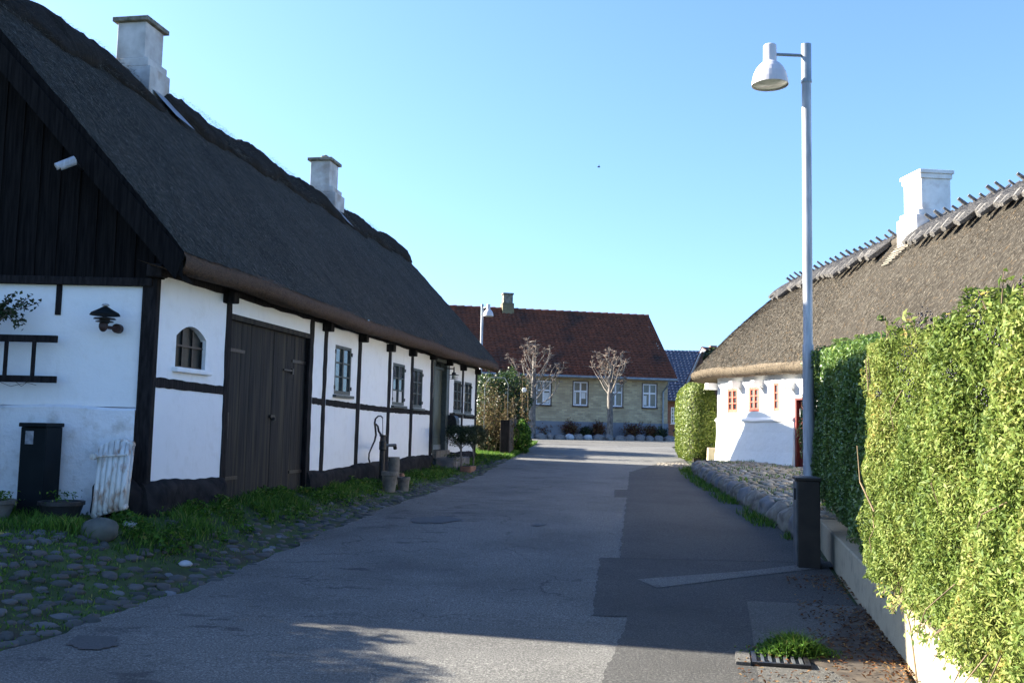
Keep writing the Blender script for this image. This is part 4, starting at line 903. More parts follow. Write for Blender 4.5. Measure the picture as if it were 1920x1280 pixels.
# clipped standard shrubs
def standard(px, pyb, off, pyt, lab, seed, r=.27, hpx=None):
    l = offw(px, pyb, off); x, y, z = l; t = thing('standard_shrub', l, lab, 'shrub', 'clipped standard shrubs'); rr = random.Random(seed)
    zc = HL.hit(px, pyt, off)[1]; mb = MB(); st = [(x, y, z), (x+.01, y, z+.25), (x-.01, y, z+.45), (x, y, zc-.25)]; mb.tube(st, [.022, .018, .016, .014], 7)
    for k in range(7): a = rr.uniform(0, 6.28); mb.tube([(x, y, zc-.38+.02*k), (x+.12*math.cos(a), y+.12*math.sin(a), zc-.2), (x+.22*math.cos(a), y+.22*math.sin(a), zc-.03)], [.012, .008, .004], 5)
    mb.build('trunk', mBark, t)
    n = 5200; v = RNG.normal(0, 1, (n, 3)); v /= np.linalg.norm(v, axis=1, keepdims=True); q = (RNG.uniform(.25, 1, n)**.4)
    lum = 1+.13*np.sin(v[:, 0]*5+seed)+.12*np.sin(v[:, 1]*6+v[:, 2]*5+seed)
    P = np.stack([x+v[:, 0]*r*1.18*q*lum, y+v[:, 1]*r*1.1*q*lum, zc+np.where(v[:, 2] > 0, v[:, 2]*r*.62, v[:, 2]*r*.95)*q*lum], 1)
    leaf_mesh('crown', P, v+[0, 0, .4], .05, .011, mYew, t, jit=.7)
standard(864, 872, .72, 812, 'round topped standard shrub nearer the door with dark green crown', 11, .30)
standard(887, 868, .72, 812, 'round topped standard shrub farther from the door, by the house corner', 12, .31)
l = offw(878, 872, .85); f = Fr((l[0], l[1]), 10.2); t = thing('stone_trough', l, 'low reddish stone trough between the two standard shrubs', 'planter')
MB().fb(f, -.28, .28, -.12, .12, l[2]-.05, l[2]+.12).build('trough', mClay, t, bevel=.015); MB().fb(f, -.24, .24, -.09, .09, l[2]+.118, l[2]+.125).build('soil', mSoil, t)
l = offw(848, 866, .45); f = Fr((l[0], l[1]), 10.2); t = thing('stone_planter', l, 'grey block planter with low greenery right of the door step', 'planter')
MB().fb(f, -.16, .2, -.12, .12, l[2]-.05, l[2]+.2).build('planter', mStone, t, bevel=.02)
P = np.stack([l[0]+RNG.normal(0, .1, 220), l[1]+RNG.normal(0, .12, 220), l[2]+.2+RNG.uniform(0, .16, 220)], 1); leaf_mesh('plant', P, np.tile([0, 0, 1.], (220, 1)), .05, .025, mLaurel, t)
# ================================================================== garden beyond the house
def bush(name, c, r, n, L, Wd, mat, label, cat, seed=0, grp=None, stem=None, boxy=2.0, parent=None, jit=.8, fl=0, shell=.5, amp=1.0):
    """leafy mass filling a lumpy ellipsoid (boxy=2) or block (boxy>4)"""
    rg = np.random.default_rng(seed+100); v = rg.normal(0, 1, (n, 3)); v /= np.linalg.norm(v, axis=1, keepdims=True)
    if boxy > 2: s_ = (np.abs(v)**boxy).sum(1)**(-1/boxy); v2 = v*s_[:, None]
    else: v2 = v
    q = shell+(1-shell)*rg.uniform(0, 1, n)**.6
    lum = 1+amp*(.10*np.sin(v2[:, 0]*4*1.3+seed)*np.sin(v2[:, 2]*5+seed*2)+.08*np.sin(v2[:, 1]*9+v2[:, 2]*7+seed)+.05*np.sin(v2[:, 0]*17+v2[:, 2]*15))
    P = v2*q[:, None]*lum[:, None]*np.array(r)+np.array(c)
    P[:, 2] = np.maximum(P[:, 2], c[2]-r[2])
    base = (c[0], c[1], c[2]-r[2]); t = parent or thing(name, base, label, cat, grp)
    leaf_mesh('foliage', P, v+np.array([0, 0, .25]), L, Wd, mat, t, jit=jit)
    if stem:
        mb = MB(); rr = random.Random(seed)
        for k in range(stem):
            a = rr.uniform(0, 6.28); b_ = Vector(base)+Vector((rr.uniform(-.3, .3)*r[0], rr.uniform(-.3, .3)*r[1], 0)); mb.tube([b_, b_+Vector((math.cos(a)*r[0]*.3, math.sin(a)*r[1]*.3, r[2]*.8)), b_+Vector((math.cos(a)*r[0]*.7, math.sin(a)*r[1]*.7, r[2]*1.6))], [.03, .02, .006], 6)
        mb.build('branches', mTwig, t)
    return t
Yl = 30.5; c0 = atY(940, 760, Yl); zg = float(gz(-.5, Yl)); zt = atY(940, 702, Yl).z
xa = atY(893, 760, Yl).x; xb = atY(988, 760, Yl).x
bush('laurel_bush', ((xa+xb)/2-.05, Yl, (zg+zt)/2), ((xb-xa)/2+.1, 1.1, (zt-zg)/2+.05), 16000, .10, .042, mLaurel, 'tall dense dark green laurel behind the garden fence, tips yellowish', 'bush', 3, stem=8, boxy=4)
# dry climber on a wire arch
Ya = 27.3; A1 = atY(908, 860, Ya); A2 = atY(950, 860, Ya); zt = atY(930, 706, Ya).z; zg = float(gz(-.8, Ya))-.05
xl = atY(907, 800, Ya).x; xr_ = atY(951, 800, Ya).x
t = thing('wire_arch', (xl, Ya, zg), 'thin wire garden arch standing beyond the house corner', 'garden arch')
for dy in (0, .5): MB().tube([(xl, Ya+dy, zg), (xl, Ya+dy, zt-.25), (xl+.12, Ya+dy, zt-.03), (xl+.25, Ya+dy, zt), (xr_-.1, Ya+dy, zt-.02), (xr_, Ya+dy, zt-.2), (xr_, Ya+dy, zg)], .006, 6).build('hoop', mGut, t)
mb = MB(); 
for k in range(9): z = zg+.3+.27*k; mb.tube([(xr_, Ya, z), (xr_, Ya+.5, z)], .006, 5).tube([(xl, Ya, z), (xl, Ya+.5, z)], .006, 5)
mb.build('cross_wires', mGalv, t)
t = thing('dry_climber', (xl+.2, Ya-.1, zg), 'half bare brown climber covering the wire arch by the house corner', 'climber')
mb = MB(); LP = []
for k in range(70):
    x0 = random.uniform(xl-.15, xr_+.02); hgt = random.uniform(.9, zt-zg-.08); p0 = Vector((x0, Ya-.1+random.uniform(-.1, .4), zg)); pts = [p0]
    for q in range(7): pts.append(pts[-1]+Vector((random.gauss(0, .07), random.gauss(0, .05), hgt/7)))
    mb.tube(pts, [.008, .007, .006, .005, .004, .003, .003, .002], 4)
    for q in range(34):
        i = random.randrange(2, 7); LP.append(pts[i].lerp(pts[i+1], random.random())+Vector((random.gauss(0, .08), random.gauss(0, .08), random.gauss(0, .05))))
mb.build('stems', mTwig, t); leaf_mesh('foliage', LP, np.tile([0, -1., .3], (len(LP), 1)), .055, .032, mDry, t, jit=.9)
# gate post and board fence
Yp = 26.6; a = atY(937, 852, Yp); b = atY(955, 789, Yp); zg = float(gz(a.x, Yp))
t = thing('gate_post', (a.x, Yp, zg), 'square black wooden gate post at the near end of the garden fence', 'post')
MB().box((a.x, Yp, zg-.05), (b.x, Yp+.26, b.z)).build('post', mTar, t, bevel=.008)
MB().box((a.x-.01, Yp-.01, b.z), (b.x+.01, Yp+.27, b.z+.025)).build('post_cap', mTar, t, bevel=.006)
t = thing('board_fence', (b.x+.02, Yp+.3, zg), 'weathered upright board fence running from the black post along the street', 'fence')
e = atY(985, 845, 33.0); s0 = Vector((b.x, Yp+.28, 0)); s1 = Vector((e.x-.1, 33.0, 0)); L_ = (s1-s0).length; fz = Fr((s0.x, s0.y), math.degrees(math.atan2(s1.x-s0.x, s1.y-s0.y))); nb = 46; mb = MB()
for k in range(nb):
    u_ = L_*k/nb; pp = fz.pt(u_, 0, 0); zz = float(gz(pp.x, pp.y)); mb.fb(fz, u_+.008, u_+L_/nb-.008, 0, .022, zz+.05, zz+1.02+random.uniform(-.04, .04))
mb.build('boards', mOldW, t)
for h in (.25, .8): MB().fb(fz, 0, L_, -.05, -.003, zg+h, zg+h+.07, float(gz(s1.x, 33))-zg).build('rail', mOldW, t)
# hollyhocks with one white flower, greenery along the fence
t = thing('hollyhock', tuple(Vector((e.x-.3, 29, float(gz(e.x-.3, 29))))), 'tall brown hollyhock stalks with one white flower beyond the fence', 'plant')
mb = MB(); LP = []
for (px, yt, yb) in ((980, 705, 815), (984, 730, 815), (990, 722, 812), (979, 742, 815), (992, 785, 815), (947, 740, 800), (962, 745, 800), (952, 760, 800), (965, 770, 800)):
    Yh = 29+random.uniform(-.4, .4); p0 = atY(px-3, yb, Yh); p1 = atY(px, yt, Yh); p0.z = float(gz(p0.x, Yh)); pts = [p0, p0.lerp(p1, .5)+Vector((.03, 0, 0)), p1]; mb.tube(pts, [.014, .011, .005], 5)
    for q in range(46):
        tt = random.uniform(.35, 1); LP.append(p0.lerp(p1, tt)+Vector((random.gauss(0, .03), random.gauss(0, .03), 0)))
mb.build('stalks', mTwig, t); leaf_mesh('seed_pods', LP, np.tile([0, -1., .2], (len(LP), 1)), .06, .045, mDry, t, jit=.8)
c = atY(983, 731, 28.9); mb = MB()
for k in range(6): a = k*1.047; mb.blob((c.x+.035*math.cos(a), c.y, c.z+.035*math.sin(a)), (.04, .02, .04), 8, 6, .05, k)
mb.build('flower', mPetal, t)
g = atY(978, 830, 28.6); zg = float(gz(g.x, 28.6)); bush('garden_plant', (g.x, 28.6, zg+.45), (.28, .5, .5), 2600, .09, .05, mGrass, 'bright green leafy plants at the foot of the board fence', 'plant', 8)
g = atY(925, 850, 26.9); zg = float(gz(g.x, 26.9)); bush('garden_plant', (g.x+.0, 27.4, zg+.35), (.5, .3, .42), 2500, .07, .035, mYew, 'dark tangled plants under the wire arch left of the black gate post', 'plant', 9)
n = 26000; Y = RNG.uniform(25.5, 36, n); X = edL(Y)-RNG.uniform(-.05, 1.3, n)-0; k = (X < edL(Y)+.02) & (Y < 36-(edL(Y)-X)*.2); X, Y = X[k], Y[k]
tag(blades('grass', np.stack([X, Y, gz(X, Y)-.01], 1), np.full(len(X), .13), mGrass, wd=.009), 'green grass edge in front of the board fence by the bend', 'grass', kind='stuff')
# ================================================================== pollarded trees
def pollard(px, Yb, pyt, pyf, label, seed):
    rr = random.Random(seed); x0 = atY(px, 800, Yb).x; z0 = float(zroad(Yb))-.02; zf = atY(px, pyf, Yb).z; zt = atY(px, pyt, Yb).z; h = zt-zf
    t = thing('pollarded_tree', (x0, Yb, z0), label, 'tree', 'bare pollarded trees before the yellow brick house')
    MB().tube([(x0, Yb, z0), (x0+.01, Yb, z0+.3), (x0+.02, Yb, (z0+zf)/2), (x0, Yb, zf), (x0+.03, Yb, zf+h*.45), (x0+.0, Yb, zf+h*.8)], [.20, .15, .13, .135, .09, .045], 12).build('trunk', mBark, t, smooth=True)
    br = MB(); kn = MB()
    def limb(p, d, L, r, dep):
        pts = [p]; n = 4
        for i in range(n):
            d = (d+Vector((rr.gauss(0, .13), rr.gauss(0, .13), .13))).normalized(); pts.append(pts[-1]+d*(L/n))
        br.tube(pts, [r*(1-.14*i) for i in range(n+1)], 6)
        if dep > 0:
            for q in range(rr.choice([1, 2, 2])):
                i = rr.randint(2, 4); nd = (d+Vector((rr.gauss(0, .55), rr.gauss(0, .55), .35))).normalized(); limb(pts[i], nd, L*rr.uniform(.35, .55), r*.55, dep-1)
        e_ = pts[-1]
        for q in range(2): kn.blob(e_+Vector((rr.gauss(0, .035), rr.gauss(0, .035), rr.gauss(0, .03))), (.034, .034, .03), 7, 5, .3, rr.randint(0, 99))
        for q in range(5): br.tube([e_, e_+Vector((rr.gauss(0, .12), rr.gauss(0, .12), rr.uniform(-.02, .12)))], [.012, .004], 4)
    for k in range(24):
        tt = k/24; z = zf+h*(.0+.72*tt); a = k*2.4+rr.uniform(-.4, .4); up = .55+.9*tt; L = h*(.60-.30*tt)*rr.uniform(.85, 1.15)
        limb(Vector((x0+.02, Yb, z)), Vector((math.cos(a), math.sin(a)*.8, up)).normalized(), L, .034-.010*tt, 2 if rr.random() < .7 else 1)
    br.build('crown', mBranch, t); kn.build('knuckles', mKnob, t)['kind'] = 'stuff'
pollard(998, 43.3, 653, 765, 'bare pollarded tree left, beside the green bush, in front of the yellow brick house', 5)
pollard(1143, 44.0, 664, 745, 'bare pollarded tree right, before the third window of the yellow brick house', 9)
# ================================================================== the yellow brick house
HY = Fr((3.58, 46.0), 77.5)
YH = thing('brick_house', (3.58, 46, 1.1), 'yellow brick house with dark red tiled roof and white windows facing down the street', 'house')
uR = HY.u(1252, 750); uL = HY.u(760, 750); zg = EYE-.5; zpl = HY.hit(1125, 791)[1]; zE = HY.hit(1100, 706)[1]; zEv = zE
yw = [rect(HY, 1005, 1033, 713, 714, 758, 760), rect(HY, 1075, 1102, 714, 715, 760, 761), rect(HY, 1141, 1167, 717.5, 718, 762.5, 764), rect(HY, 1205, 1231, 719, 720, 764, 765)]
yw = [(a, b, HY.hit(1075, 760)[1], HY.hit(1075, 715)[1]) for a, b, c, d in yw]
w3 = yw[3][1]-yw[3][0]; yw = [(((a+b)/2-w3/2), ((a+b)/2+w3/2), c, d) for a, b, c, d in yw]
dx = yw[1][0]-yw[2][0]
for k in (1, 2, 3, 4, 5): yw.append((yw[0][0]+dx*k*1.05, yw[0][0]+dx*k*1.05+w3, yw[0][2], yw[0][3]))
yw = [o for o in yw if o[0] > uL+.4]
wall_open(HY, uL, uR, zpl, zE+.05, yw, .12, YH, mBrickY)
MB().fb(HY, uL, uR+.03, -.3, .03, .4, zpl).build('plinth', mPlG, YH)
D = 7.0
mb = MB(); mb.quad(HY.pt(uR, 0, zpl), HY.pt(uR, -D, zpl), HY.pt(uR, -D, zE), HY.pt(uR, 0, zE)); RZ = HY.hit(1222, 595, -D/2)[1]
mb.add([HY.pt(uR, 0, zE), HY.pt(uR, -D, zE), HY.pt(uR, -D/2, RZ-.25)], [(0, 1, 2)]); mb.quad(HY.pt(uL, -D, .4), HY.pt(uR, -D, .4), HY.pt(uR, -D, zE), HY.pt(uL, -D, zE)); mb.build('wall', mBrickY, YH)
for i, o in enumerate(yw):
    cur = [[(.56, .9, .08, .5)], [(.1, .2, .08, .55), (.58, .86, .3, .55)], [], [(.1, .3, .1, .5)]][i] if i < 4 else None
    wn = window(YH, HY, o, cols=2, rows=1, mat=mFrW, glassm=glass('pane_glass%d' % i, (.02, .024, .02), (.11, .085, .05), .25, 1.5), fw_=.055, cw=.075, off=-.02, hinges=False, transom=.60, curtain=cur, outer=mFrB, sill=mFrB, sillo=.1)
MB().fb(HY, uR-.95*1.3, uR-.9*1.2, .0, .02, zpl+.1, zpl+.2) 
# tiled roof: stepped courses with rolls
def tiles(name, fr, u0, u1, o_e, o_r, z_e, z_r, mat, parent, rows, pitch=.22, amp=.026, per=5, step=.075, seed=0):
    rg = np.random.default_rng(seed); V = []; F = []; nc = int((u1-u0)/pitch*per)+1; us = np.linspace(u0, u1, nc); n = 0
    dz = z_r-z_e; do = o_r-o_e; ln = math.hypot(dz, do); nz = (abs(do)/ln); no = (dz/ln)*(1 if do < 0 else -1)
    for r in range(rows):
        t0 = r/rows; t1 = (r+1.0)/rows; jit = rg.normal(0, .006, nc//per+2)
        for (t, lift) in ((t0, step), (t1, 0.0)):
            for i, u in enumerate(us):
                w_ = amp*math.sin(2*math.pi*(i % per)/per)+lift+jit[i//per]; V.append(fr.pt(u, o_e+do*t+no*w_, z_e+dz*t+nz*w_))
        F += [(n+i, n+i+1, n+nc+i+1, n+nc+i) for i in range(nc-1)]; 
        # front lip
        for i, u in enumerate(us): V.append(fr.pt(u, o_e+do*t0-no*.02, z_e+dz*t0-nz*.02))
        F += [(n+2*nc+i, n+2*nc+i+1, n+i+1, n+i) for i in range(nc-1)]; n += 3*nc
    return npmesh(name, V, F, mat, parent)
RO = .45; zE2 = zE+.02; uRr = uR+.28
tiles('roof', HY, uL, uRr, RO, -D/2, zE2-.02, RZ, mTile, YH, 25, .235)
MB().quad(HY.pt(uL, -D/2, RZ), HY.pt(uRr, -D/2, RZ), HY.pt(uRr, -D-RO, zE2), HY.pt(uL, -D-RO, zE2)).quad(HY.pt(uL, RO, zE2-.08), HY.pt(uRr, RO, zE2-.08), HY.pt(uRr, -.1, zE2+.02), HY.pt(uL, -.1, zE2+.02)).build('roof', mTile, YH)
mb = MB(); k = 0; u_ = uL
while u_ < uRr: 
    mb.tube([HY.pt(u_, -D/2, RZ+.02), HY.pt(min(u_+.42, uRr), -D/2, RZ+.035)], [.10, .125], 8); u_ += .40
mb.build('ridge_tiles', mTile, YH)
mb = MB(); a_, b_ = HY.pt(uRr+.03, RO+.02, zE2+.03), HY.pt(uRr+.03, -D/2, RZ+.06); mb.add([a_, b_, b_-Vector((0, 0, .2)), a_-Vector((0, 0, .2)), a_-HY.e*.05, b_-HY.e*.05, b_-HY.e*.05-Vector((0, 0, .2)), a_-HY.e*.05-Vector((0, 0, .2))], [(0, 1, 2, 3), (7, 6, 5, 4), (0, 4, 5, 1), (3, 2, 6, 7)]); mb.build('verge', mTile, YH)
gt = MB(); g0, g1 = HY.pt(uL, RO+.06, zE2-.06), HY.pt(uRr, RO+.06, zE2-.06); gt.tube([g0, g1], .065, 10); gt.build('gutter', mGut, YH)
ud = HY.u(1248, 760, .1)
MB().tube([HY.pt(ud, RO+.03, zE2-.1), HY.pt(ud, RO-.05, zE2-.3), HY.pt(ud-.12, .08, zE2-.62), HY.pt(ud-.14, .08, zg)], .045, 10).build('downpipe', mGut, YH)
cc = atY(951, 590, 1); uc_ = HY.u(951, 580, -D/2); zc = lambda y: HY.hit(951, y, -D/2)[1]
f = Fr((HY.pt(uc_, -D/2, 0).x, HY.pt(uc_, -D/2, 0).y), 77.5); mb = MB(); mb.fb(f, -.30, .30, -.28, .28, zc(600)-.5, zc(569)); o = mb.build('chimney', brick_mat('chimney_brick', (.2, .17, .09), (.13, .11, .06), (.1, .09, .07), 77.5, (.05, .045, .03)), YH, bevel=.01)
MB().fb(f, -.24, .24, -.22, .22, zc(569), zc(553)).fb(f, -.28, .28, -.26, .26, zc(553), zc(550)).build('chimney_top', mSlab, o)
MB().fb(f, -.33, .33, .2, .62, zc(600)-.62, zc(596)-.28).build('flashing', mGut, o)
tiles_new = MB()
# flower bed, border stones and autumn shrubs
sy = 0
bed = [(x, y) for x, y in ()]
tag(MB().fb(HY, HY.u(960, 800), uR+1.0, .02, 2.2, .4, float(zroad(44.5))+.07, 0).build('flower_bed', mSoil), kind='structure')
x = 985; k = 0
desc = ['smooth', 'blocky', 'round', 'flattish', 'pale', 'humped', 'dark', 'broad']
W_ = [17, 24, 13, 22, 17, 18, 18, 24, 16, 24, 17, 20, 17, 19, 24, 14]
land = ['at the left end of the row by the fence', 'below the left pollarded tree', 'just right of the left pollarded tree', 'left of the red shrubs', 'in front of the first red shrub', 'under the reddish shrub', 'right of the pale one', 'between the second window and right tree', 'left of the right pollarded tree', 'at the foot of the right pollarded tree', 'just right of the right pollarded tree', 'below the third window', 'before the orange shrub', 'right of the orange shrub', 'below the fourth window', 'at the right end near the downpipe']
for k, wpx in enumerate(W_):
    px = x+wpx/2; x += wpx-.5; Yk = HY.pt(HY.u(px, 820, 2.3), 2.3, 0).y; r = wpx/2/FPX*Yk; p = atY(px, 820, Yk); pale = k in (4, 6)
    o = MB().rock((0, 0, 0), (r*1.12, .22, .17+.02*((k*7) % 3)), k).build('border_stone', mStoneP if pale else mStone, None, smooth=True); o.location = (p.x, Yk, float(zroad(Yk))+.07)
    tag(o, '%s grey border stone %s' % ('pale' if pale else desc[k % 4], land[k]), 'stone', 'boulders edging the flower bed')
for (px, py, w_, h_, mt, lab, sd) in ((1015, 812, 34, 26, mAut, 'dark reddish low shrub right of the left pollarded tree', 1), (1068, 808, 34, 34, mAut, 'rust red shrub under the second window', 2), (1098, 812, 20, 22, mYew, 'small dark shrub between the two red shrubs', 3), (1122, 808, 26, 34, mAut, 'deep red shrub left of the right pollarded tree', 4), (1188, 809, 38, 32, mAut, 'broad orange and green shrub right of the right pollarded tree', 5), (1220, 811, 22, 28, mAut, 'narrow dark red shrub beneath the fourth window', 6), (1240, 813, 22, 24, mLaurel, 'greenish shrub by the downpipe of the yellow house', 7)):
    Yk = 44.9+px*.0008; p = atY(px, py, Yk); w2 = w_/2/FPX*Yk; h2 = h_/FPX*Yk; z0 = float(zroad(Yk))+.05
    bush('garden_shrub', (p.x, Yk, z0+h2*.46), (w2*1.15, w2*.8, h2*.5), 1300, .085, .045, mt, lab, 'shrub', sd, 'shrubs in the flower bed', stem=7, shell=.05, amp=2.6)
# ================================================================== blue roofed house, gable behind the cottage
HB = Fr((0, 60), 88); BH = thing('blue_roofed_house', (10, 60, 1.2), 'brick house with shiny blue tiled roof behind the yellow house', 'house')
u0 = HB.u(1225, 780); u1 = HB.u(1500, 780); zb = HB.hit(1275, 749)[1]; zr_ = HB.hit(1290, 657, -4)[1]
bw_ = rect(HB, 1258, 1276, 763, 763, 794, 794)
wall_open(HB, u0, u1, .6, zb, [bw_], .12, BH, mBrickR)
tiles('roof', HB, u0-.2, u1, .4, -4, zb-.1, zr_, mTileB, BH, 20, .25)
MB().quad(HB.pt(u0, -4, zr_), HB.pt(u1, -4, zr_), HB.pt(u1, -8.2, zb), HB.pt(u0, -8.2, zb)).build('roof', mTileB, BH)
MB().add([HB.pt(u0, 0, .6), HB.pt(u0, -8, .6), HB.pt(u0, -8, zb), HB.pt(u0, -4, zr_-.2), HB.pt(u0, 0, zb)], [(0, 1, 2, 3, 4)]).build('wall', mBrickR, BH)
window(BH, HB, bw_, cols=4, rows=4, cw=.09, mw=.045, mat=mFrW, glassm=mGlass, fw_=.07, off=-.01, hinges=False, sill=mFrW)
a = HB.hit(1302, 722, -.6); MB().fb(HB, a[0], a[0]+.9, -.55, -.3, a[1]-.3, a[1]+.2).build('skylight', mGut, BH)
a = HB.hit(1337, 652, -4); MB().fb(HB, a[0]-.22, a[0]+.22, -4.3, -3.8, zr_-.3, HB.hit(1337, 648, -4)[1]).build('chimney', mBrickR, BH, bevel=.01)
GB = Fr((0, 50), 86); GH = thing('ivy_gabled_house', (10.3, 50, 1.1), 'small pointed gable with pale barge boards and ivy peeping over the cottage eave', 'house')
ua = GB.u(1303, 690); ut = GB.u(1322, 655); zt = GB.hit(1313, 655)[1]; zbm = GB.hit(1300, 705)[1]; ux = GB.u(1313, 655); wd = (ux-ua)*6
GX = Fr((GB.pt(ux, 0, 0).x, 50), 140)
mb = MB(); mb.add([GX.pt(-1.0, 0, .6), GX.pt(3.2, 0, .6), GX.pt(3.2, 0, zbm-.3), GX.pt(.0, 0, zt), GX.pt(-1.0, 0, zbm-.3)], [(0, 1, 2, 3, 4)]).build('wall', mBrickR, GH)
for (sa, sb) in (((-1.1, zbm-.45), (0, zt+.06)), ((0, zt+.06), (3.3, zbm-.45))):
    v = [GX.pt(sa[0], .1, sa[1]), GX.pt(sb[0], .1, sb[1]), GX.pt(sb[0], .1, sb[1]-.2), GX.pt(sa[0], .1, sa[1]-.2)]; v2 = [q-GX.o*.1 for q in v]
    MB().add(v+v2, [(0, 1, 2, 3), (7, 6, 5, 4), (0, 4, 5, 1), (3, 2, 6, 7)]).build('barge_board', mFrW, GH)
    v = [GX.pt(sa[0], .12, sa[1]+.03), GX.pt(sb[0], .12, sb[1]+.03), GX.pt(sb[0], -6, sb[1]+.03), GX.pt(sa[0], -6, sa[1]+.03)]; v2 = [q-Vector((0, 0, .06)) for q in v]
    MB().add(v+v2, [(3, 2, 1, 0), (4, 5, 6, 7), (0, 4, 5, 1)]).build('roof', mTile, GH)
iv = atY(1335, 668, 49.5); bush('ivy', (iv.x+.1, 49.6, iv.z-.1), (.55, .45, .55), 3500, .12, .09, mLaurel, 'rounded ivy clump growing over the small pointed gable', 'ivy', 4)
a = atY(1273, 808, 45.6); zz = float(zroad(45.6)); t = thing('grit_box', (a.x, 45.6, zz), 'small yellow box with dark lid half hidden by the clipped hedge', 'box')
MB().box((a.x-.22, 45.4, zz), (a.x+.35, 45.9, zz+.42)).build('box', mYel, t, bevel=.03); MB().box((a.x-.24, 45.38, zz+.42), (a.x+.37, 45.92, zz+.53)).build('lid', mBlkP, t, bevel=.03)
a = atY(1278, 737, 40); 
# ================================================================== the white cottage on the right
A0 = atY(1345, 800, 25.0); HR = Fr((A0.x, 25.0), 163, 1)
HR.o = -HR.o if HR.o.x > 0 else HR.o
CH = thing('white_cottage', (A0.x, 25, .85), 'low white cottage with red windows and pale thatched roof right of the street', 'cottage')
zC = EYE-.80; L1 = HR.u(1510, 800)+.2; zCt = HR.hit(1345, 700)[1]+.08
cr = [rect(HR, 1363.5, 1383, 728.5, 727.5, 773, 774), rect(HR, 1404, 1424, 725.5, 725, 771, 771), rect(HR, 1450, 1461, 717.5, 717.5, 770, 770)]
dR = rect(HR, 1491, 1512, 745, 745, 868, 868); dR = (dR[0], dR[1]+.35, zC, dR[3])
wall_open(HR, 0, L1+1.5, zC-.2, zCt, cr+[dR], .14, CH, mWhiteR)
H2 = Fr((HR.pt(L1+1.5, 0, 0).x, HR.pt(L1+1.5, 0, 0).y), 175); H2.o = -H2.o if H2.o.x > 0 else H2.o
MB().fb(H2, 0, 9, -.2, 0, zC-.4, zCt).build('wall', mWhiteR, CH)
HE = Fr((A0.x, 25.0), 45); HE.o = -HE.o if HE.o.y < 0 else HE.o     # far end wall
MB().fb(HE, 0, 4.6, -.2, 0, zC-.3, zCt).build('wall', mWhiteR, CH)
window(CH, HR, cr[0], mat=mRed, glassm=mGlass, off=.0, fw_=.07, cw=.07, mw=.03, hinges=False); window(CH, HR, cr[1], mat=mRed, glassm=mGlass, off=.0, fw_=.07, cw=.07, mw=.03, hinges=False)
window(CH, HR, cr[2], cols=1, rows=3, mat=mRed, glassm=mGlass, off=.0, fw_=.055, mw=.025, hinges=False)
u0, u1, z0, z1 = dR; dl = MB()
for k in range(6): dl.fb(HR, u0+.06+(u1-u0-.12)*k/6+.003, u0+.06+(u1-u0-.12)*(k+1)/6-.003, -.12, -.08, z0+.05, z1-.05)
dd = dl.build('front_door', mRedDk, CH); MB().fb(HR, u0+.1, u0+.14, -.08, -.05, z1-.42, z1-.25).build('handle', mZinc, dd)
MB().fb(HR, u0, u0+.06, -.14, .01, z0, z1).fb(HR, u1-.06, u1, -.14, .01, z0, z1).fb(HR, u0+.06, u1-.06, -.14, .009, z1-.05, z1).build('door_frame', mRedDk, CH)
MB().fb(HR, u0-.2, u1+.1, .0, .3, zC-.3, zC+.03).build('threshold', mStoneP, CH, bevel=.02)
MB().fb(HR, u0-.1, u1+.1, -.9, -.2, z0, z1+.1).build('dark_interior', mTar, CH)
# beam ends under the eave, whitewashed
for (x, y) in ((1331, 724.5), (1379, 721.5), (1420, 720), (1478, 722)):
    u, z = HR.hit(x, y, .12); u = max(u, -.10); MB().fb(HR, u-.085, u+.085, -.05, .27, z-.085, z+.085).build('beam_end', mWhiteR, CH, bevel=.015)
# bulging lower wall with a ledge
def ledge():
    n = 60; V = []; F = []; ub = u0-.02; zl = HR.hit(1400, 787)[1]; prof = [(0.0, .07), (.03, .05), (.075, .0), (.07, -.03), (.035, -.06), (.03, -.3), (.05, -.75), (.09, -1.1)]
    for i in range(n+1):
        u = -.0+(ub)*i/n; w_ = .008*math.sin(u*2.4)+.004*math.sin(u*6); e = 1
        for o, h in prof: V.append(HR.pt(u, (o+(.006*math.sin(u*4+h*4) if h < -.1 else 0))*(1 if i > 0 else 1), zl+h+w_))
    m_ = len(prof); F = [(i*m_+j, i*m_+j+1, (i+1)*m_+j+1, (i+1)*m_+j) for i in range(n) for j in range(m_-1)]
    mb = MB().add(V, F); mb.add([V[j] for j in range(m_)]+[HR.pt(0, -.1, zl-1.1), HR.pt(0, -.1, zl+.07)], [tuple(range(m_+2))]); mb.add([V[n*m_+j] for j in range(m_)]+[HR.pt(ub, -.02, zl-1.1), HR.pt(ub, -.02, zl+.07)], [tuple(range(m_+1, -1, -1))])
    mb.build('wall', mWhiteR, CH, smooth=False, label='bulging lower wall with a projecting ledge')
ledge()
for k in range(12):
    u = .1+k*(u0-.3)/11; MB().blob(HR.pt(u, .1, zC+.03), (.11, .1, .07), 10, 6, .2, k).build('base_stone', mWhiteR, CH, smooth=True)
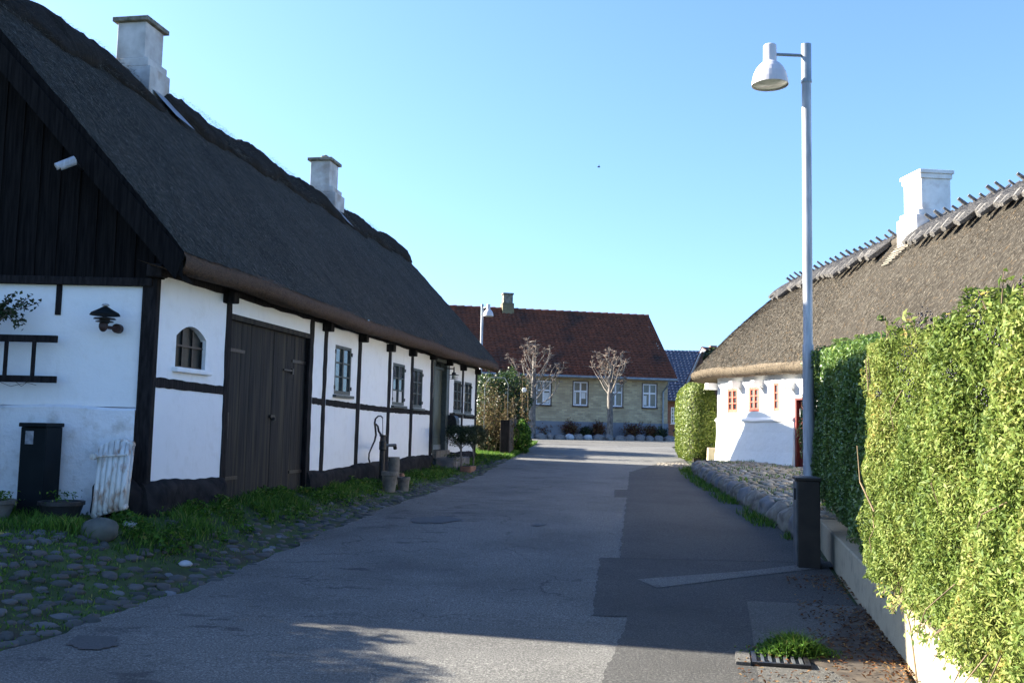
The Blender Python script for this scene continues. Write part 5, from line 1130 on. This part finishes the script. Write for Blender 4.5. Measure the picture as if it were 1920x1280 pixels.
# thatched roof: eave line and ridge line as read from the street, joined as one skin
EV = [atY(1297, 705, 25.6), atY(1310, 699, 25.2), atY(1342, 691, 24.4), atY(1373, 688, 23.62), atY(1417, 687.5, 22.6), atY(1460, 683, 21.67), atY(1504, 679, 20.8)]
ze = EYE+1.60; 
for i, v in enumerate(EV): v.z = (v.z*.6+ze*.4)
EV += [Vector((6.55, 18.6, ze)), Vector((6.75, 16, ze)), Vector((6.95, 13.3, ze))]
RF = atY(1477, 537, 27.3); RN = atY(1920, 352, 17.2); rd = (RN-RF); RDn = rd.normalized(); 
def rpt(t): v = RF+rd*t; v.z += -.05*math.sin(t*3)*0; return v
rt = [0, 0, .03, .12, .25, .38, .52, .78, 1.02, 1.35]
RV = [rpt(t) for t in rt]
def resample(P, n):
    d = [0]; 
    for i in range(1, len(P)): d.append(d[-1]+(P[i]-P[i-1]).length)
    return d
def catm(P, q):
    i = int(min(len(P)-2, max(0, math.floor(q)))); t = q-i; p0, p1, p2, p3 = P[max(i-1, 0)], P[i], P[i+1], P[min(i+2, len(P)-1)]
    return .5*((2*p1)+(p2-p0)*t+(2*p0-5*p1+4*p2-p3)*t*t+(3*p1-p0-3*p2+p3)*t**3)
def skin(E, R, nu, nv, bulge, name, mat, parent, flip=False, na=.012, us=1.0):
    V = []; UV = []; acc = 0; last = None
    for i in range(nu):
        q = (len(E)-1)*i/(nu-1); e = catm(E, q); r = catm(R, q)
        if last is not None: acc += (e-last).length
        last = e.copy(); L_ = (r-e).length
        for j in range(nv):
            t = j/(nv-1); p = e.lerp(r, t); nrm = Vector((0, 0, 1))
            p = p+Vector((0, 0, bulge*math.sin(t*math.pi)+random.gauss(0, na)*.5+na*math.sin(acc*3+t*5)+.02*math.sin(acc*1.1+t*3)*(1-t))); V.append(p); UV.append((acc*us, t*L_))
    F = [(i*nv+j, (i+1)*nv+j, (i+1)*nv+j+1, i*nv+j+1) for i in range(nu-1) for j in range(nv-1)]
    if flip: F = [f[::-1] for f in F]
    o = npmesh(name, V, F, mat, parent, uv=UV); return np.array(V).reshape(nu, nv, 3)
SK = skin(EV, RV, 260, 60, .10, 'roof', mThR, CH)
EB = [EV[0], EV[0]+Vector((1.2, 1.9, 0)), EV[0]+Vector((3.2, 3.8, 0)), EV[0]+Vector((5.2, 4.0, 0)), EV[0]+Vector((6.6, 2.6, 0)), Vector((12.5, 22, ze)), Vector((13, 12, ze))]
skin(EB, [RF, RF, RF, RF, rpt(.02), rpt(.5), rpt(1.35)], 60, 16, .1, 'roof', mThR, CH, flip=True)
# eave lip
nu = 260; V = []; UV = []; prof = [(0, .03), (-.03, -.02), (-.02, -.10), (.06, -.19), (.22, -.22), (.55, -.13)]
cent = Vector((8.6, 20, 0))
for o_, h in prof:
    acc = 0; last = None
    for i in range(nu):
        q = (len(EV)-1)*i/(nu-1); e = catm(EV, q); e2 = catm(EV, min(q+.05, len(EV)-1)); e1 = catm(EV, max(q-.05, 0)); tg = (e2-e1); tg.z = 0; tg.normalize(); inn = Vector((tg.y, -tg.x, 0)); inn = -inn if inn.x < 0 and q > 1 else inn
        inn = Vector((-tg.y, tg.x, 0))
        if last is not None: acc += (e-last).length
        last = e.copy(); V.append(e+inn*(o_+random.gauss(0, .006))+Vector((0, 0, h+random.gauss(0, .006)+.015*math.sin(acc*2.3)))); UV.append((acc, h))
F = [(j*nu+i, j*nu+i+1, (j+1)*nu+i+1, (j+1)*nu+i) for j in range(len(prof)-1) for i in range(nu-1)]
npmesh('eave', V, F, mEaveR, CH, uv=UV)
# closing eave at the far end and soffit
mb = MB(); 
for i in range(3): a, b = EB[i], EB[i+1]; mb.quad(a+Vector((0, 0, .02)), b+Vector((0, 0, .02)), b-Vector((0, 0, .2)), a-Vector((0, 0, .2))); mb.quad(a-Vector((0, 0, .2)), b-Vector((0, 0, .2)), b+Vector((.2, -1, -.1)), a+Vector((.6, -.5, -.1)))
mb.build('eave', mEaveR, CH)
# loose reeds on the skin
nU, nV = SK.shape[:2]; n = 90000; iu = RNG.integers(0, nU-1, n); iv_ = RNG.integers(0, nV-1, n); fu = RNG.uniform(0, 1, n)[:, None]; fv = RNG.uniform(0, 1, n)[:, None]
a = SK[iu, iv_]; b = SK[iu+1, iv_]; c = SK[iu, iv_+1]; P = a+(b-a)*fu+(c-a)*fv; T = a-c; T /= np.linalg.norm(T, axis=1, keepdims=True)+1e-9; NR = np.cross(b-a, c-a); NR /= np.linalg.norm(NR, axis=1, keepdims=True)+1e-9; NR *= np.sign(NR[:, 2:3]+1e-9)
straws(CH, P+NR*.004, T, NR, .075, .0045, mStrawR)
# ridge logs: crossed pairs riding on the ridge
yc_ch = 5.0
while True:
    q_ = atY(1728, 430, yc_ch)
    if q_.x > RF.x+(RF.y-yc_ch)*(-RDn.x/RDn.y): break
    yc_ch += .02
print('chimney Y', yc_ch)
nlog = 40; LENR = rd.length*1.12; up_ = Vector((0, 0, 1))
inner = Vector((-1, 0, 0)); rg = random.Random(4)
for k in range(nlog):
    t = .012+k*1.16/nlog; p = rpt(t)+Vector((0, 0, .06))
    ych = p.y
    if yc_ch-.15 < ych < yc_ch+.95: continue
    q = t; ti_ = np.interp(t, rt[1:], range(1, len(rt))); sl = Vector((-.74, -.22, -.64)).normalized(); side = RDn
    for sd in (1, 0):
        d = sl if sd else Vector((-sl.x, sl.y*.3, sl.z)).normalized()
        ll = rg.uniform(.75, 1.12); r_ = rg.uniform(.075, .12); off = side*(.0 if sd else .11)+side*rg.uniform(-.03, .03)
        top = p+off-d*rg.uniform(.16, .26)+Vector((0, 0, .03)); mid_ = p+off+d*.3+Vector((0, 0, .05))+side*rg.uniform(-.03, .03); bot = p+off+d*ll+Vector((0, 0, .10))+side*rg.uniform(-.07, .05)
        o = MB().tube([top, top.lerp(mid_, .45), mid_, mid_.lerp(bot, .6), bot], [r_*.3, r_*.4, r_*.95, r_*1.05, r_*.6], 6).build('ridge_log', mWood, CH)
ge = EV[-1]; gr = rpt(1.35); gb_ = EB[-1]
MB().add([ge+Vector((.35, .25, -.15)), gr+Vector((0, .25, -.15)), gb_+Vector((-.35, 1.4, -.15))], [(0, 1, 2)]).build('gable_boarding', mBoard, CH)
MB().add([Vector((ge.x+.35, ge.y+.3, .3)), Vector((gb_.x-.35, gb_.y+1.4, .3)), Vector((gb_.x-.35, gb_.y+1.4, zCt)), Vector((ge.x+.35, ge.y+.3, zCt))], [(0, 1, 2, 3)]).build('wall', mWhiteR, CH)
# thatch ridge roll under the logs
mb = MB(); mb.tube([rpt(t)+Vector((0, 0, -.08)) for t in np.linspace(0.0, 1.15, 24)], .14, 10); mb.build('ridge', mThR, CH, smooth=True)
# chimney
yb_ = yc_ch; tt = (RF.y-yb_)/(RF.y-RN.y); pc = rpt(tt)
f = Fr((pc.x+.18, pc.y+.1), 174)
def zc2(y): return atY(1740, y, yb_).z
mb = MB(); mb.fb(f, -.37, .37, -.33, .33, zc2(398), zc2(341)); mb.fb(f, -.40, .40, -.36, .42, zc2(408), zc2(398)-.002); mb.fb(f, -.42, .42, -.38, .48, pc.z-.6, zc2(408)-.002); o = mb.build('chimney', mChimR, CH, bevel=.012)
MB().fb(f, -.40, .40, -.36, .36, zc2(341)+.001, zc2(332)).fb(f, -.43, .43, -.39, .39, zc2(332)+.001, zc2(325)).build('chimney_cap', mChimR, o, bevel=.01)
# pale laths laid on the thatch below the chimney
a_ = atY(1642, 499, 20.0); mb = MB(); ti_ = float(np.interp(tt-.02, rt[1:], range(1, len(rt)))); e = catm(EV, ti_); sl = (e-pc).normalized()
for k in range(9):
    s0 = pc+sl*(.62+.075*k)+Vector((0, 0, .12+.05*math.sin((.62+.075*k)))); mb.tube([s0+RDn*-.35+Vector((0, 0, rg.uniform(0, .02))), s0+RDn*(.35-.05*k)], .018, 5)
mb.build('lath', mStoneW, CH)
# ================================================================== cobbled terrace with its stone kerb
_kb = [(12.3, 3.62), (14, 3.72), (16, 3.84), (19, 4.03), (21.5, 4.2), (23.0, 4.40), (23.8, 4.75), (24.3, 5.2)]
def kx(Y): return float(np.interp(Y, [k[0] for k in _kb], [k[1] for k in _kb]))
def zter(Y): return EYE-float(np.interp(Y, [10, 12, 23, 25, 30], [1.0, .95, .655, .73, .80]))
rows = list(np.arange(11.8, 24.3, .25)); V = []
strip('terrace', rows, lambda Y: [(kx(Y)+.1+d, zter(Y)-.05) for d in (0, .3, .8, 1.5, 2.5, 4)], mGround)
strip('terrace', [22.5, 23, 24, 25, 26, 27, 30], lambda Y: [(x, zter(Y)-.06) for x in (4.9, 5.6, 6.5, 7.5, 9, 12)], mGround)
P = []; R = []
for Y in np.arange(11.6, 26.2, .155):
    for d in np.arange(.18, 3.9, .17):
        yy = Y+random.uniform(-.05, .05); x = kx(min(yy, 24.3))+d+random.uniform(-.05, .05)
        q = Vector((x, yy, 0))-HR.P
        if q.dot(HR.o) < .05 and yy > 20: continue
        if x > 8.2: continue
        if random.random() < .06: continue
        P.append((x, yy, zter(yy)-.03)); R.append(random.uniform(.06, .10))
tag(stones('cobblestones', np.array(P), np.array(R), mCobR, .3, .42), kind='structure')
y = 12.0; k = 0; w2 = ['rough', 'rounded', 'mossy', 'long', 'squat', 'tilted']
while y < 24.2:
    ln = rg.uniform(.28, .62)*(1+.3*(y < 15)); yy = y+ln/2; x = kx(yy)+.03; zr0 = float(zroad(yy)); zt = zter(yy); hh = (zt-zr0)/2+.05
    o = MB().rock((0, 0, 0), (.17, ln/2*1.15, hh*1.0), k+40).build('kerb_stone', mStoneW if k % 3 else mStone, None, smooth=True); o.location = (x+.04, yy, zr0+hh-.11); o.rotation_euler = (0, 0, -math.atan2(kx(yy+.3)-kx(yy-.3), .6))
    pos = 'nearest the dark cabinet' if k == 0 else ('farthest, by the clipped hedge' if y+ln >= 24.2 else 'number %s along the terrace edge counted from the cabinet' % ['one', 'two', 'three', 'four', 'five', 'six', 'seven', 'eight', 'nine', 'ten', 'eleven', 'twelve', 'thirteen', 'fourteen', 'fifteen', 'sixteen', 'seventeen', 'eighteen', 'nineteen', 'twenty', 'twenty one', 'twenty two', 'twenty three', 'twenty four', 'twenty five', 'twenty six', 'twenty seven', 'twenty eight', 'twenty nine', 'thirty', 'thirty one', 'thirty two', 'thirty three', 'thirty four'][k])
    tag(o, '%s kerb boulder, %s' % (w2[k % 6], pos), 'kerb stone', 'boulders edging the cobbled terrace'); y += ln*.93; k += 1
n = 3000; Y = RNG.uniform(11.9, 24, n); X = np.interp(Y, [k_[0] for k_ in _kb], [k_[1] for k_ in _kb])-.12-RNG.uniform(0, 1, n)**2*.25; kk = clump(X, Y, 1.3, 1) > .45; X, Y = X[kk], Y[kk]
tag(blades('grass', np.stack([X, Y, zroad(Y)], 1), np.full(len(X), .10), mGrass, wd=.006), 'tufts of grass at the foot of the terrace kerb', 'grass', kind='stuff')
n = 9000; Y = RNG.uniform(12, 25, n); X = np.interp(Y, [k_[0] for k_ in _kb], [k_[1] for k_ in _kb])+RNG.uniform(.1, 3.2, n); kk = clump(X, Y, 1.6, 5) > .8; X, Y = X[kk], Y[kk]; Z = EYE-np.interp(Y, [10, 12, 23, 25, 30], [1.0, .95, .655, .73, .80])-.03
tag(blades('grass', np.stack([X, Y, Z], 1), np.full(len(X), .07), mGrass, wd=.006), 'thin grass growing between the terrace cobbles', 'grass', kind='stuff')
# ================================================================== hedges
def hedge_block(name, fc, n, L, Wd, mat, t, jit=.75, dens=None):
    """fc: list of (corner, uvec, vvec, normal, share)"""
    tot = sum(f_[1].length*f_[2].length for f_ in fc); PP = []; NN = []
    for (c, u_, v_, nr_, bul) in fc:
        m_ = int(n*u_.length*v_.length/tot); a = RNG.uniform(0, 1, m_)[:, None]; b = RNG.uniform(0, 1, m_)[:, None]
        p = np.array(c)+a*np.array(u_)+b*np.array(v_); w_ = (np.sin(p[:, 1]*2.1+p[:, 2]*1.7)*np.sin(p[:, 2]*3.1+p[:, 1])+.6*np.sin(p[:, 1]*6+p[:, 0]*6+p[:, 2]*5.3)+.45*np.sin(p[:, 1]*15+p[:, 2]*3)*np.sin(p[:, 2]*17-p[:, 1]*4))*bul
        p = p+np.array(nr_)*(w_-RNG.uniform(0, 1, m_)**1.5*.16+.02)[:, None]; PP.append(p); NN.append(np.tile(np.array(nr_), (m_, 1)))
    P = np.concatenate(PP); Nn = np.concatenate(NN); big = .5+.25*np.sin(P[:, 1]*1.7+P[:, 2]*2.3)+.25*np.sin(P[:, 1]*4.1-P[:, 2]*3.7+P[:, 0])+.2*np.sin(P[:, 1]*9.5+P[:, 2]*8)
    return leaf_mesh('foliage', P, Nn+np.array([0, 0, .35]), L*RNG.choice([.75, 1, 1.25], len(P)), Wd, mat, t, jit=jit, rndf=lambda q: .62*RNG.uniform(0, 1, len(q))+.38*big), P
# clipped hedge column at the cottage corner
Yk = 26.2; xa = atY(1292, 860, Yk).x; xb = atY(1318, 860, Yk).x; xc = atY(1344, 800, Yk).x; zt = atY(1320, 716, Yk).z; zg = float(zroad(Yk))
t = thing('clipped_hedge', ((xa+xc)/2, Yk, zg), 'clipped upright hedge with rounded top at the far corner of the white cottage', 'hedge')
n = 34000; v = RNG.normal(0, 1, (n, 3)); v /= np.linalg.norm(v, axis=1, keepdims=True); bx_ = 5; s_ = (np.abs(v)**bx_).sum(1)**(-1/bx_); v2 = v*s_[:, None]; q = .88+.12*RNG.uniform(0, 1, n)
lum = 1+.03*np.sin(v2[:, 2]*7)*np.sin(v2[:, 1]*9); rr3 = np.array([(xc-xa)/2+.05, 1.3, (zt-zg)/2+.03]); P = v2*(q*lum)[:, None]*rr3; cz = (zt+zg)/2
tf = np.clip((P[:, 2]/rr3[2]-.45)/.55, 0, 1); P[:, 0] *= (1-.35*tf**2); P += np.array([(xa+xc)/2, Yk+1.15, cz])
leaf_mesh('foliage', P, v2+[0, 0, .2], .06, .03, mHedgeC, t, jit=.7); MB().box((xa+.14, Yk+.1, zg), (xc-.14, Yk+2.2, zt-.35)).build('inner_branches', mYewIn if 'mYewIn' in globals() else mSoil, t)
tag(MB().box((xc-.30, Yk-.35, zg-.1), (xc+.0, Yk-.1, zg+.40)).build('low_concrete_wall', mConc, bevel=.01), 'short low concrete wall between the clipped hedge and the cottage', 'wall')
P = []; R = []
for k in range(300): yy = random.uniform(24.0, 25.6); P.append((atY(1265, 860, yy).x+random.uniform(-.45, .35), yy, float(zroad(yy)))); R.append(random.uniform(.015, .04))
tag(stones('pebbles', np.array(P), np.array(R), mCobR, .2, .6), 'patch of loose pale pebbles at the foot of the clipped hedge', 'pebbles', kind='stuff')
# retaining wall under the long hedge
def wx(Y): return 1.235+.213*Y
WAZ = math.degrees(math.atan(.213)); HW = Fr((wx(1.0), 1.0), WAZ); HW.o = -HW.o if HW.o.x > 0 else HW.o
LW = 12.8/math.cos(math.radians(WAZ)); zw = lambda Y: EYE-1.10+.018*(Y-6)
mb = MB(); n = 40; V = []; F = []
for i in range(n+1):
    u = LW*i/n; Y = HW.pt(u, 0, 0).y; zt = zw(Y)
    for o_, z_ in ((.0, zroad(Y)-.15), (.0, zt-.012), (-.012, zt), (-.22, zt), (-.22, zroad(Y)-.15)): V.append(HW.pt(u, o_, float(z_)))
F = [(i*5+j, i*5+j+1, (i+1)*5+j+1, (i+1)*5+j) for i in range(n) for j in range(4)]+[(0, 1, 2, 3, 4), (n*5+4, n*5+3, n*5+2, n*5+1, n*5)]
tag(MB().add(V, F).build('retaining_wall', mConc), 'low stained concrete wall carrying the long privet hedge', 'wall')
# near privet hedge (stands proud), farther dark hedge
def wedge(name, lab, y0, y1, fo, top0, top1, depth, n, L, Wd, mat, zlow, grp=None, jit=.75, bul=.035):
    f = HW; ua = (y0-1)/math.cos(math.radians(WAZ)); ub = (y1-1)/math.cos(math.radians(WAZ)); t = thing(name, (wx(y0)+depth/2, y0, float(zroad(y0))), lab, 'hedge', grp)
    E_ = f.e; O_ = f.o; Z = Vector((0, 0, 1)); sl = (top1-top0)/(ub-ua); slb = (zw(y1)-zw(y0))/(ub-ua)
    h = top0-zw(y0)-zlow; fc = [(f.pt(ua, fo, zw(y0)+zlow), E_*(ub-ua)+Z*(sl*(ub-ua)), Z*h, O_, bul), (f.pt(ua, fo-depth, top0), E_*(ub-ua)+Z*(sl*(ub-ua)), O_*depth, Z, bul),
          (f.pt(ub, fo-depth, zw(y1)+zlow), O_*depth, Z*(top1-zw(y1)-zlow), E_, bul*.6), (f.pt(ua, fo-depth, zw(y0)+zlow), O_*depth, Z*h, -E_, bul*.6)]
    o, P = hedge_block('foliage', fc, n, L, Wd, mat, t, jit)
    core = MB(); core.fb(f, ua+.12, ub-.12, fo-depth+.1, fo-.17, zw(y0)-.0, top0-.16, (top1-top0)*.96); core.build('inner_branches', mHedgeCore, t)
    return t, fc
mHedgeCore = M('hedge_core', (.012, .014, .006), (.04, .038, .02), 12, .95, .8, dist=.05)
def tz(px, py, Y): return atY(px, py, Y).z
tA = EYE+.44; tB = EYE+.60
nearH, fcN = wedge('privet_hedge', 'sunlit yellow green privet hedge with black berries on the concrete wall, nearest right', 2.0, 6.35, .22, tA-.03, tB, 1.15, 330000, .030, .0105, mPriv, .16, jit=.8, bul=.06)
farH, fcF = wedge('dark_hedge', 'darker clipped hedge in shade beyond the sunlit privet, behind the cabinet', 6.2, 12.75, .06, EYE+.66, EYE+1.07, .95, 90000, .042, .018, mPrivD, .10, bul=.04)
# straggling shoots, twigs and berries
mb = MB(); LP = []; LN = []; f = HW
for k in range(80):
    Y = random.uniform(2.6, 6.0); u = (Y-1)/math.cos(math.radians(WAZ)); zt = tA+(tB-tA)*(Y-2)/4.05; p = f.pt(u, random.uniform(-.3, .3), zt-.04); ln = random.uniform(.03, .12)
    e = p+Vector((random.gauss(0, .04), random.gauss(0, .04), ln)); mb.tube([p, e], [.0025, .0012], 4)
    for q in range(7): LP.append(p.lerp(e, random.random()*1.05)+Vector((random.gauss(0, .012), random.gauss(0, .012), 0))); LN.append((random.gauss(0, 1), random.gauss(0, 1), .5))
for k in range(60):
    Y = random.uniform(4.0, 6.1); u = (Y-1)/math.cos(math.radians(WAZ)); p = f.pt(u, .20, zw(Y)+random.uniform(.16, .35)); e = p+f.o*random.uniform(.0, .05)+Vector((0, random.gauss(0, .04), -random.uniform(.03, .12))); mb.tube([p, e], [.003, .0015], 4)
    for q in range(6): LP.append(p.lerp(e, random.random())+Vector((random.gauss(0, .015), random.gauss(0, .015), 0))); LN.append((-1, 0, .5))
for k in range(9):
    Y = random.uniform(3.0, 6.05); u = (Y-1)/math.cos(math.radians(WAZ)); z = random.uniform(zw(Y)+.2, tA); p = f.pt(u, .21, z); e = p+Vector((random.gauss(-.03, .02), random.gauss(0, .12), -random.uniform(.1, .3))); mb.tube([p, p.lerp(e, .5)+f.o*.04, e], [.003, .0025, .0015], 5)
for k in range(30):   # woody end where the privet stops
    z = random.uniform(zw(6)+.25, tB-.15); p = f.pt((6.05-1)/math.cos(math.radians(WAZ)), random.uniform(-.1, .27), z); mb.tube([p-Vector((0, .1, .05)), p+Vector((-.02, .08, .12)), p+Vector((-.03, .1, .35))], [.006, .005, .003], 5)
px_ = HW.pt(0, 0, 0)
a1 = atY(1704, 1270, 5.95); mb.tube([Vector((wx(5.9)-.02, 5.9, float(zroad(5.9)))), Vector((wx(6.0)-.04, 6.0, zw(6)-.05)), Vector((wx(6.1)-.10, 6.1, zw(6)+.25))], [.006, .005, .004], 5)
mb.build('shoots', mTwig, nearH)['kind'] = 'stuff'; leaf_mesh('shoot_leaves', LP, LN, .045, .016, mPriv, nearH, jit=.5)
bm_ = MB(); cl = 0
for k in range(46):
    Y = random.uniform(2.5, 6.0); u = (Y-1)/math.cos(math.radians(WAZ)); zt = tA+(tB-tA)*(Y-2)/4.05
    c = f.pt(u, random.uniform(-.15, .30), zt+random.uniform(-.02, .05)) if k < 30 else f.pt(u, .26, zt-random.uniform(.03, .34))
    for q in range(14): r_ = .0042; bm_.blob(c+Vector((random.gauss(0, .016), random.gauss(0, .016), random.gauss(0, .018))), (r_, r_, r_*1.1), 6, 4, 0)
bm_.build('berries', mBerry, nearH, smooth=True)['kind'] = 'stuff'
# ================================================================== street lamps, cabinet, drain
def lamp(x, y, z0, ztop, lab, az, zarm, arm=.45, grp='street lamps', sc=1.0, xtilt=-.02):
    t = thing('street_lamp', (x, y, z0), lab, 'street lamp', grp); top = Vector((x+xtilt, y, ztop)); b = Vector((x, y, z0-.05))
    d = Vector((math.sin(math.radians(az)), math.cos(math.radians(az)), 0)); zc = ztop-.48
    P1 = b.lerp(top, (zc-b.z)/(top.z-b.z)); P15 = b.lerp(top, .40)
    MB().tube([b, P15-Vector((0, 0, .002)), P15, P1], [.068, .064, .055, .055], 24).build('pole', mGalv, t, smooth=False)
    MB().box((b.x-.03, b.y-.075, z0+.55), (b.x+.03, b.y-.03, z0+.85)).build('service_hatch', mGut, t, bevel=.004)
    MB().tube([P1, P1+Vector((0, 0, .03))], [.064, .064], 24).tube([P1+Vector((0, 0, .03)), top], [.060, .060], 24).build('pole_sleeve', mCabD if False else mGut, t)
    a0 = top-Vector((0, 0, zarm)); c = a0+d*arm; MB().tube([a0, c-d*.0], .019, 12).build('arm', mGut, t)
    hz_ = a0.z+.115
    MB().lathe((c.x, c.y, hz_), [(0, 0), (.068, 0), (.078, -.012), (.08, -.20), (.083, -.215), (.125, -.25), (.165, -.30), (.195, -.365), (.212, -.44), (.219, -.505), (.212, -.505), (.2, -.44), (.15, -.32), (.08, -.26), (0, -.25)], 40).build('lamp_head', mShade, t, smooth=False)
    MB().lathe((c.x, c.y, hz_-.485), [(.213, 0), (.15, -.012), (0, -.02)], 32).build('lamp_glass', mDiff, t, smooth=True)
    MB().tube([(c.x, c.y, hz_-.30), (c.x, c.y, hz_-.45)], .035, 12).build('bulb', mFrW, t)
    return t
lx_, ly_ = 11.35, 0
b = atY(1517, 900, 11.35); tp = atY(1511.5, 84, 11.35)
lamp(b.x, 11.35, float(zroad(11.35))-.02, tp.z, 'tall grey street lamp with bell shaped head rising above the dark hedge', -93, .14, xtilt=tp.x-b.x)
b = atY(900.5, 655, 40.5); tp = atY(904.5, 570, 40.5)
lamp(tp.x, 40.5, float(zroad(40.5)), tp.z, 'distant street lamp with bell head against the dark red tiled roof', 140, .16, arm=.42, xtilt=0)
# cable cabinet
a = atY(1494, 1052, 10.0); f = Fr((3.03, 10.05), WAZ); zg = float(zroad(10.05))
f = Fr((atY(1494, 1050, 10.05).x, 10.05), WAZ); f.o = -f.o if f.o.x < 0 else f.o
zt = atY(1515, 897, 10.1).z
t = thing('cable_cabinet', tuple(f.pt(.2, .12, zg)), 'dark brown metal cable cabinet between the road and the hedge wall', 'cabinet')
MB().fb(f, 0, .46, .015, .235, zg-.03, zt-.02).build('cabinet', mCab, t, bevel=.008)
MB().fb(f, .015, .445, 0, .014, zg+.02, zt-.04).build('door', mCabD, t, bevel=.003)
MB().fb(f, -.012, .475, -.008, .25, zt-.02, zt+.012).build('lid', mCab, t, bevel=.006)
MB().fb(f, .06, .09, -.02, .0, zt-.22, zt-.10).build('handle', mBlkP, t)
# drain grate
g0 = onground(1442, 1240); f = Fr((g0.x-.14, g0.y-.12), 12); t = thing('drain_grate', (g0.x, g0.y, g0.z), 'iron drain grate in the road half covered by weeds', 'drain'); zz = float(zroad(g0.y))+.02
mb = MB(); mb.fb(f, -.02, .30, .0, .03, zz-.01, zz+.008).fb(f, -.02, .30, .33, .36, zz-.01, zz+.008).fb(f, -.02, .01, .031, .329, zz-.01, zz+.007).fb(f, .27, .30, .031, .329, zz-.01, zz+.007); mb.build('frame', mIron, t)
for k in range(6): MB().fb(f, .011, .269, .06+k*.048, .078+k*.048, zz-.01, zz+.004).build('grate_bar', mCabD, t)
MB().fb(f, .0, .28, .02, .34, zz-.02, zz-.014).build('shaft', mBlkP, t)
MB().fb(f, -.02, .3, -.10, -.01, zz-.02, zz+.003).build('kerb_slab', mAspM, t)
n = 5200; c0 = onground(1490, 1232); X = c0.x+RNG.normal(0, .10, n); Y = c0.y+.02+RNG.normal(0, .06, n); hh = .10*np.exp(-((X-c0.x)/.2)**2)
t = thing('weed_clump', tuple(c0), 'green feathery weeds growing over the drain grate', 'weeds')
leaf_mesh('leaves', np.stack([X, Y, zroad(Y)+.02+RNG.uniform(0, 1, n)*hh], 1), np.tile([0, 0, 1.], (n, 1)), .035, .009, mGrass, t, jit=.9)
blades('blades', np.stack([X, Y, zroad(Y)], 1)[:900], hh[:900]*1.3+.02, mGrass, t, wd=.003)
n = 3600; Y = RNG.uniform(5.2, 9.6, n); X = wx(Y)-RNG.uniform(0, 1, n)**1.8*np.where(Y < 6.7, 1.1, .55); kk = RNG.uniform(0, 1, n) < .5*clump(X, Y, .8, 3)+.15; X, Y = X[kk], Y[kk]
tag(leaf_mesh('leaf_litter', np.stack([X, Y, zroad(Y)+.022+RNG.uniform(0, .008, len(X))], 1), np.tile([0, 0, 1.], (len(X), 1)), .035, .014, mLitter, jit=.25), 'brown fallen leaves and twigs along the concrete wall', 'leaf litter', kind='stuff')
# garden shrub outside the left edge, whose leafy shadow falls on the road
bush('garden_bush', (-7.95, 8.05, 1.75), (1.2, 1.3, 1.62), 60000, .09, .055, mLaurel, 'tall leafy bush left of the gable', 'bush', 21, stem=9, boxy=4)
# a far bird
p = atY(1123, 313, 70); t = MB().tube([p+Vector((-.12, 0, 0)), p, p+Vector((.1, .02, 0))], [.02, .06, .015], 8); t.add([p+Vector((-.03, 0, .02)), p+Vector((.05, 0, .02)), p+Vector((-.02, -.28, .12))], [(0, 1, 2)]); t.add([p+Vector((-.03, 0, .02)), p+Vector((.05, 0, .02)), p+Vector((-.02, .28, .12))], [(0, 2, 1)])
tag(t.build('bird', mIron), 'small dark bird flying high above the yellow house', 'bird')
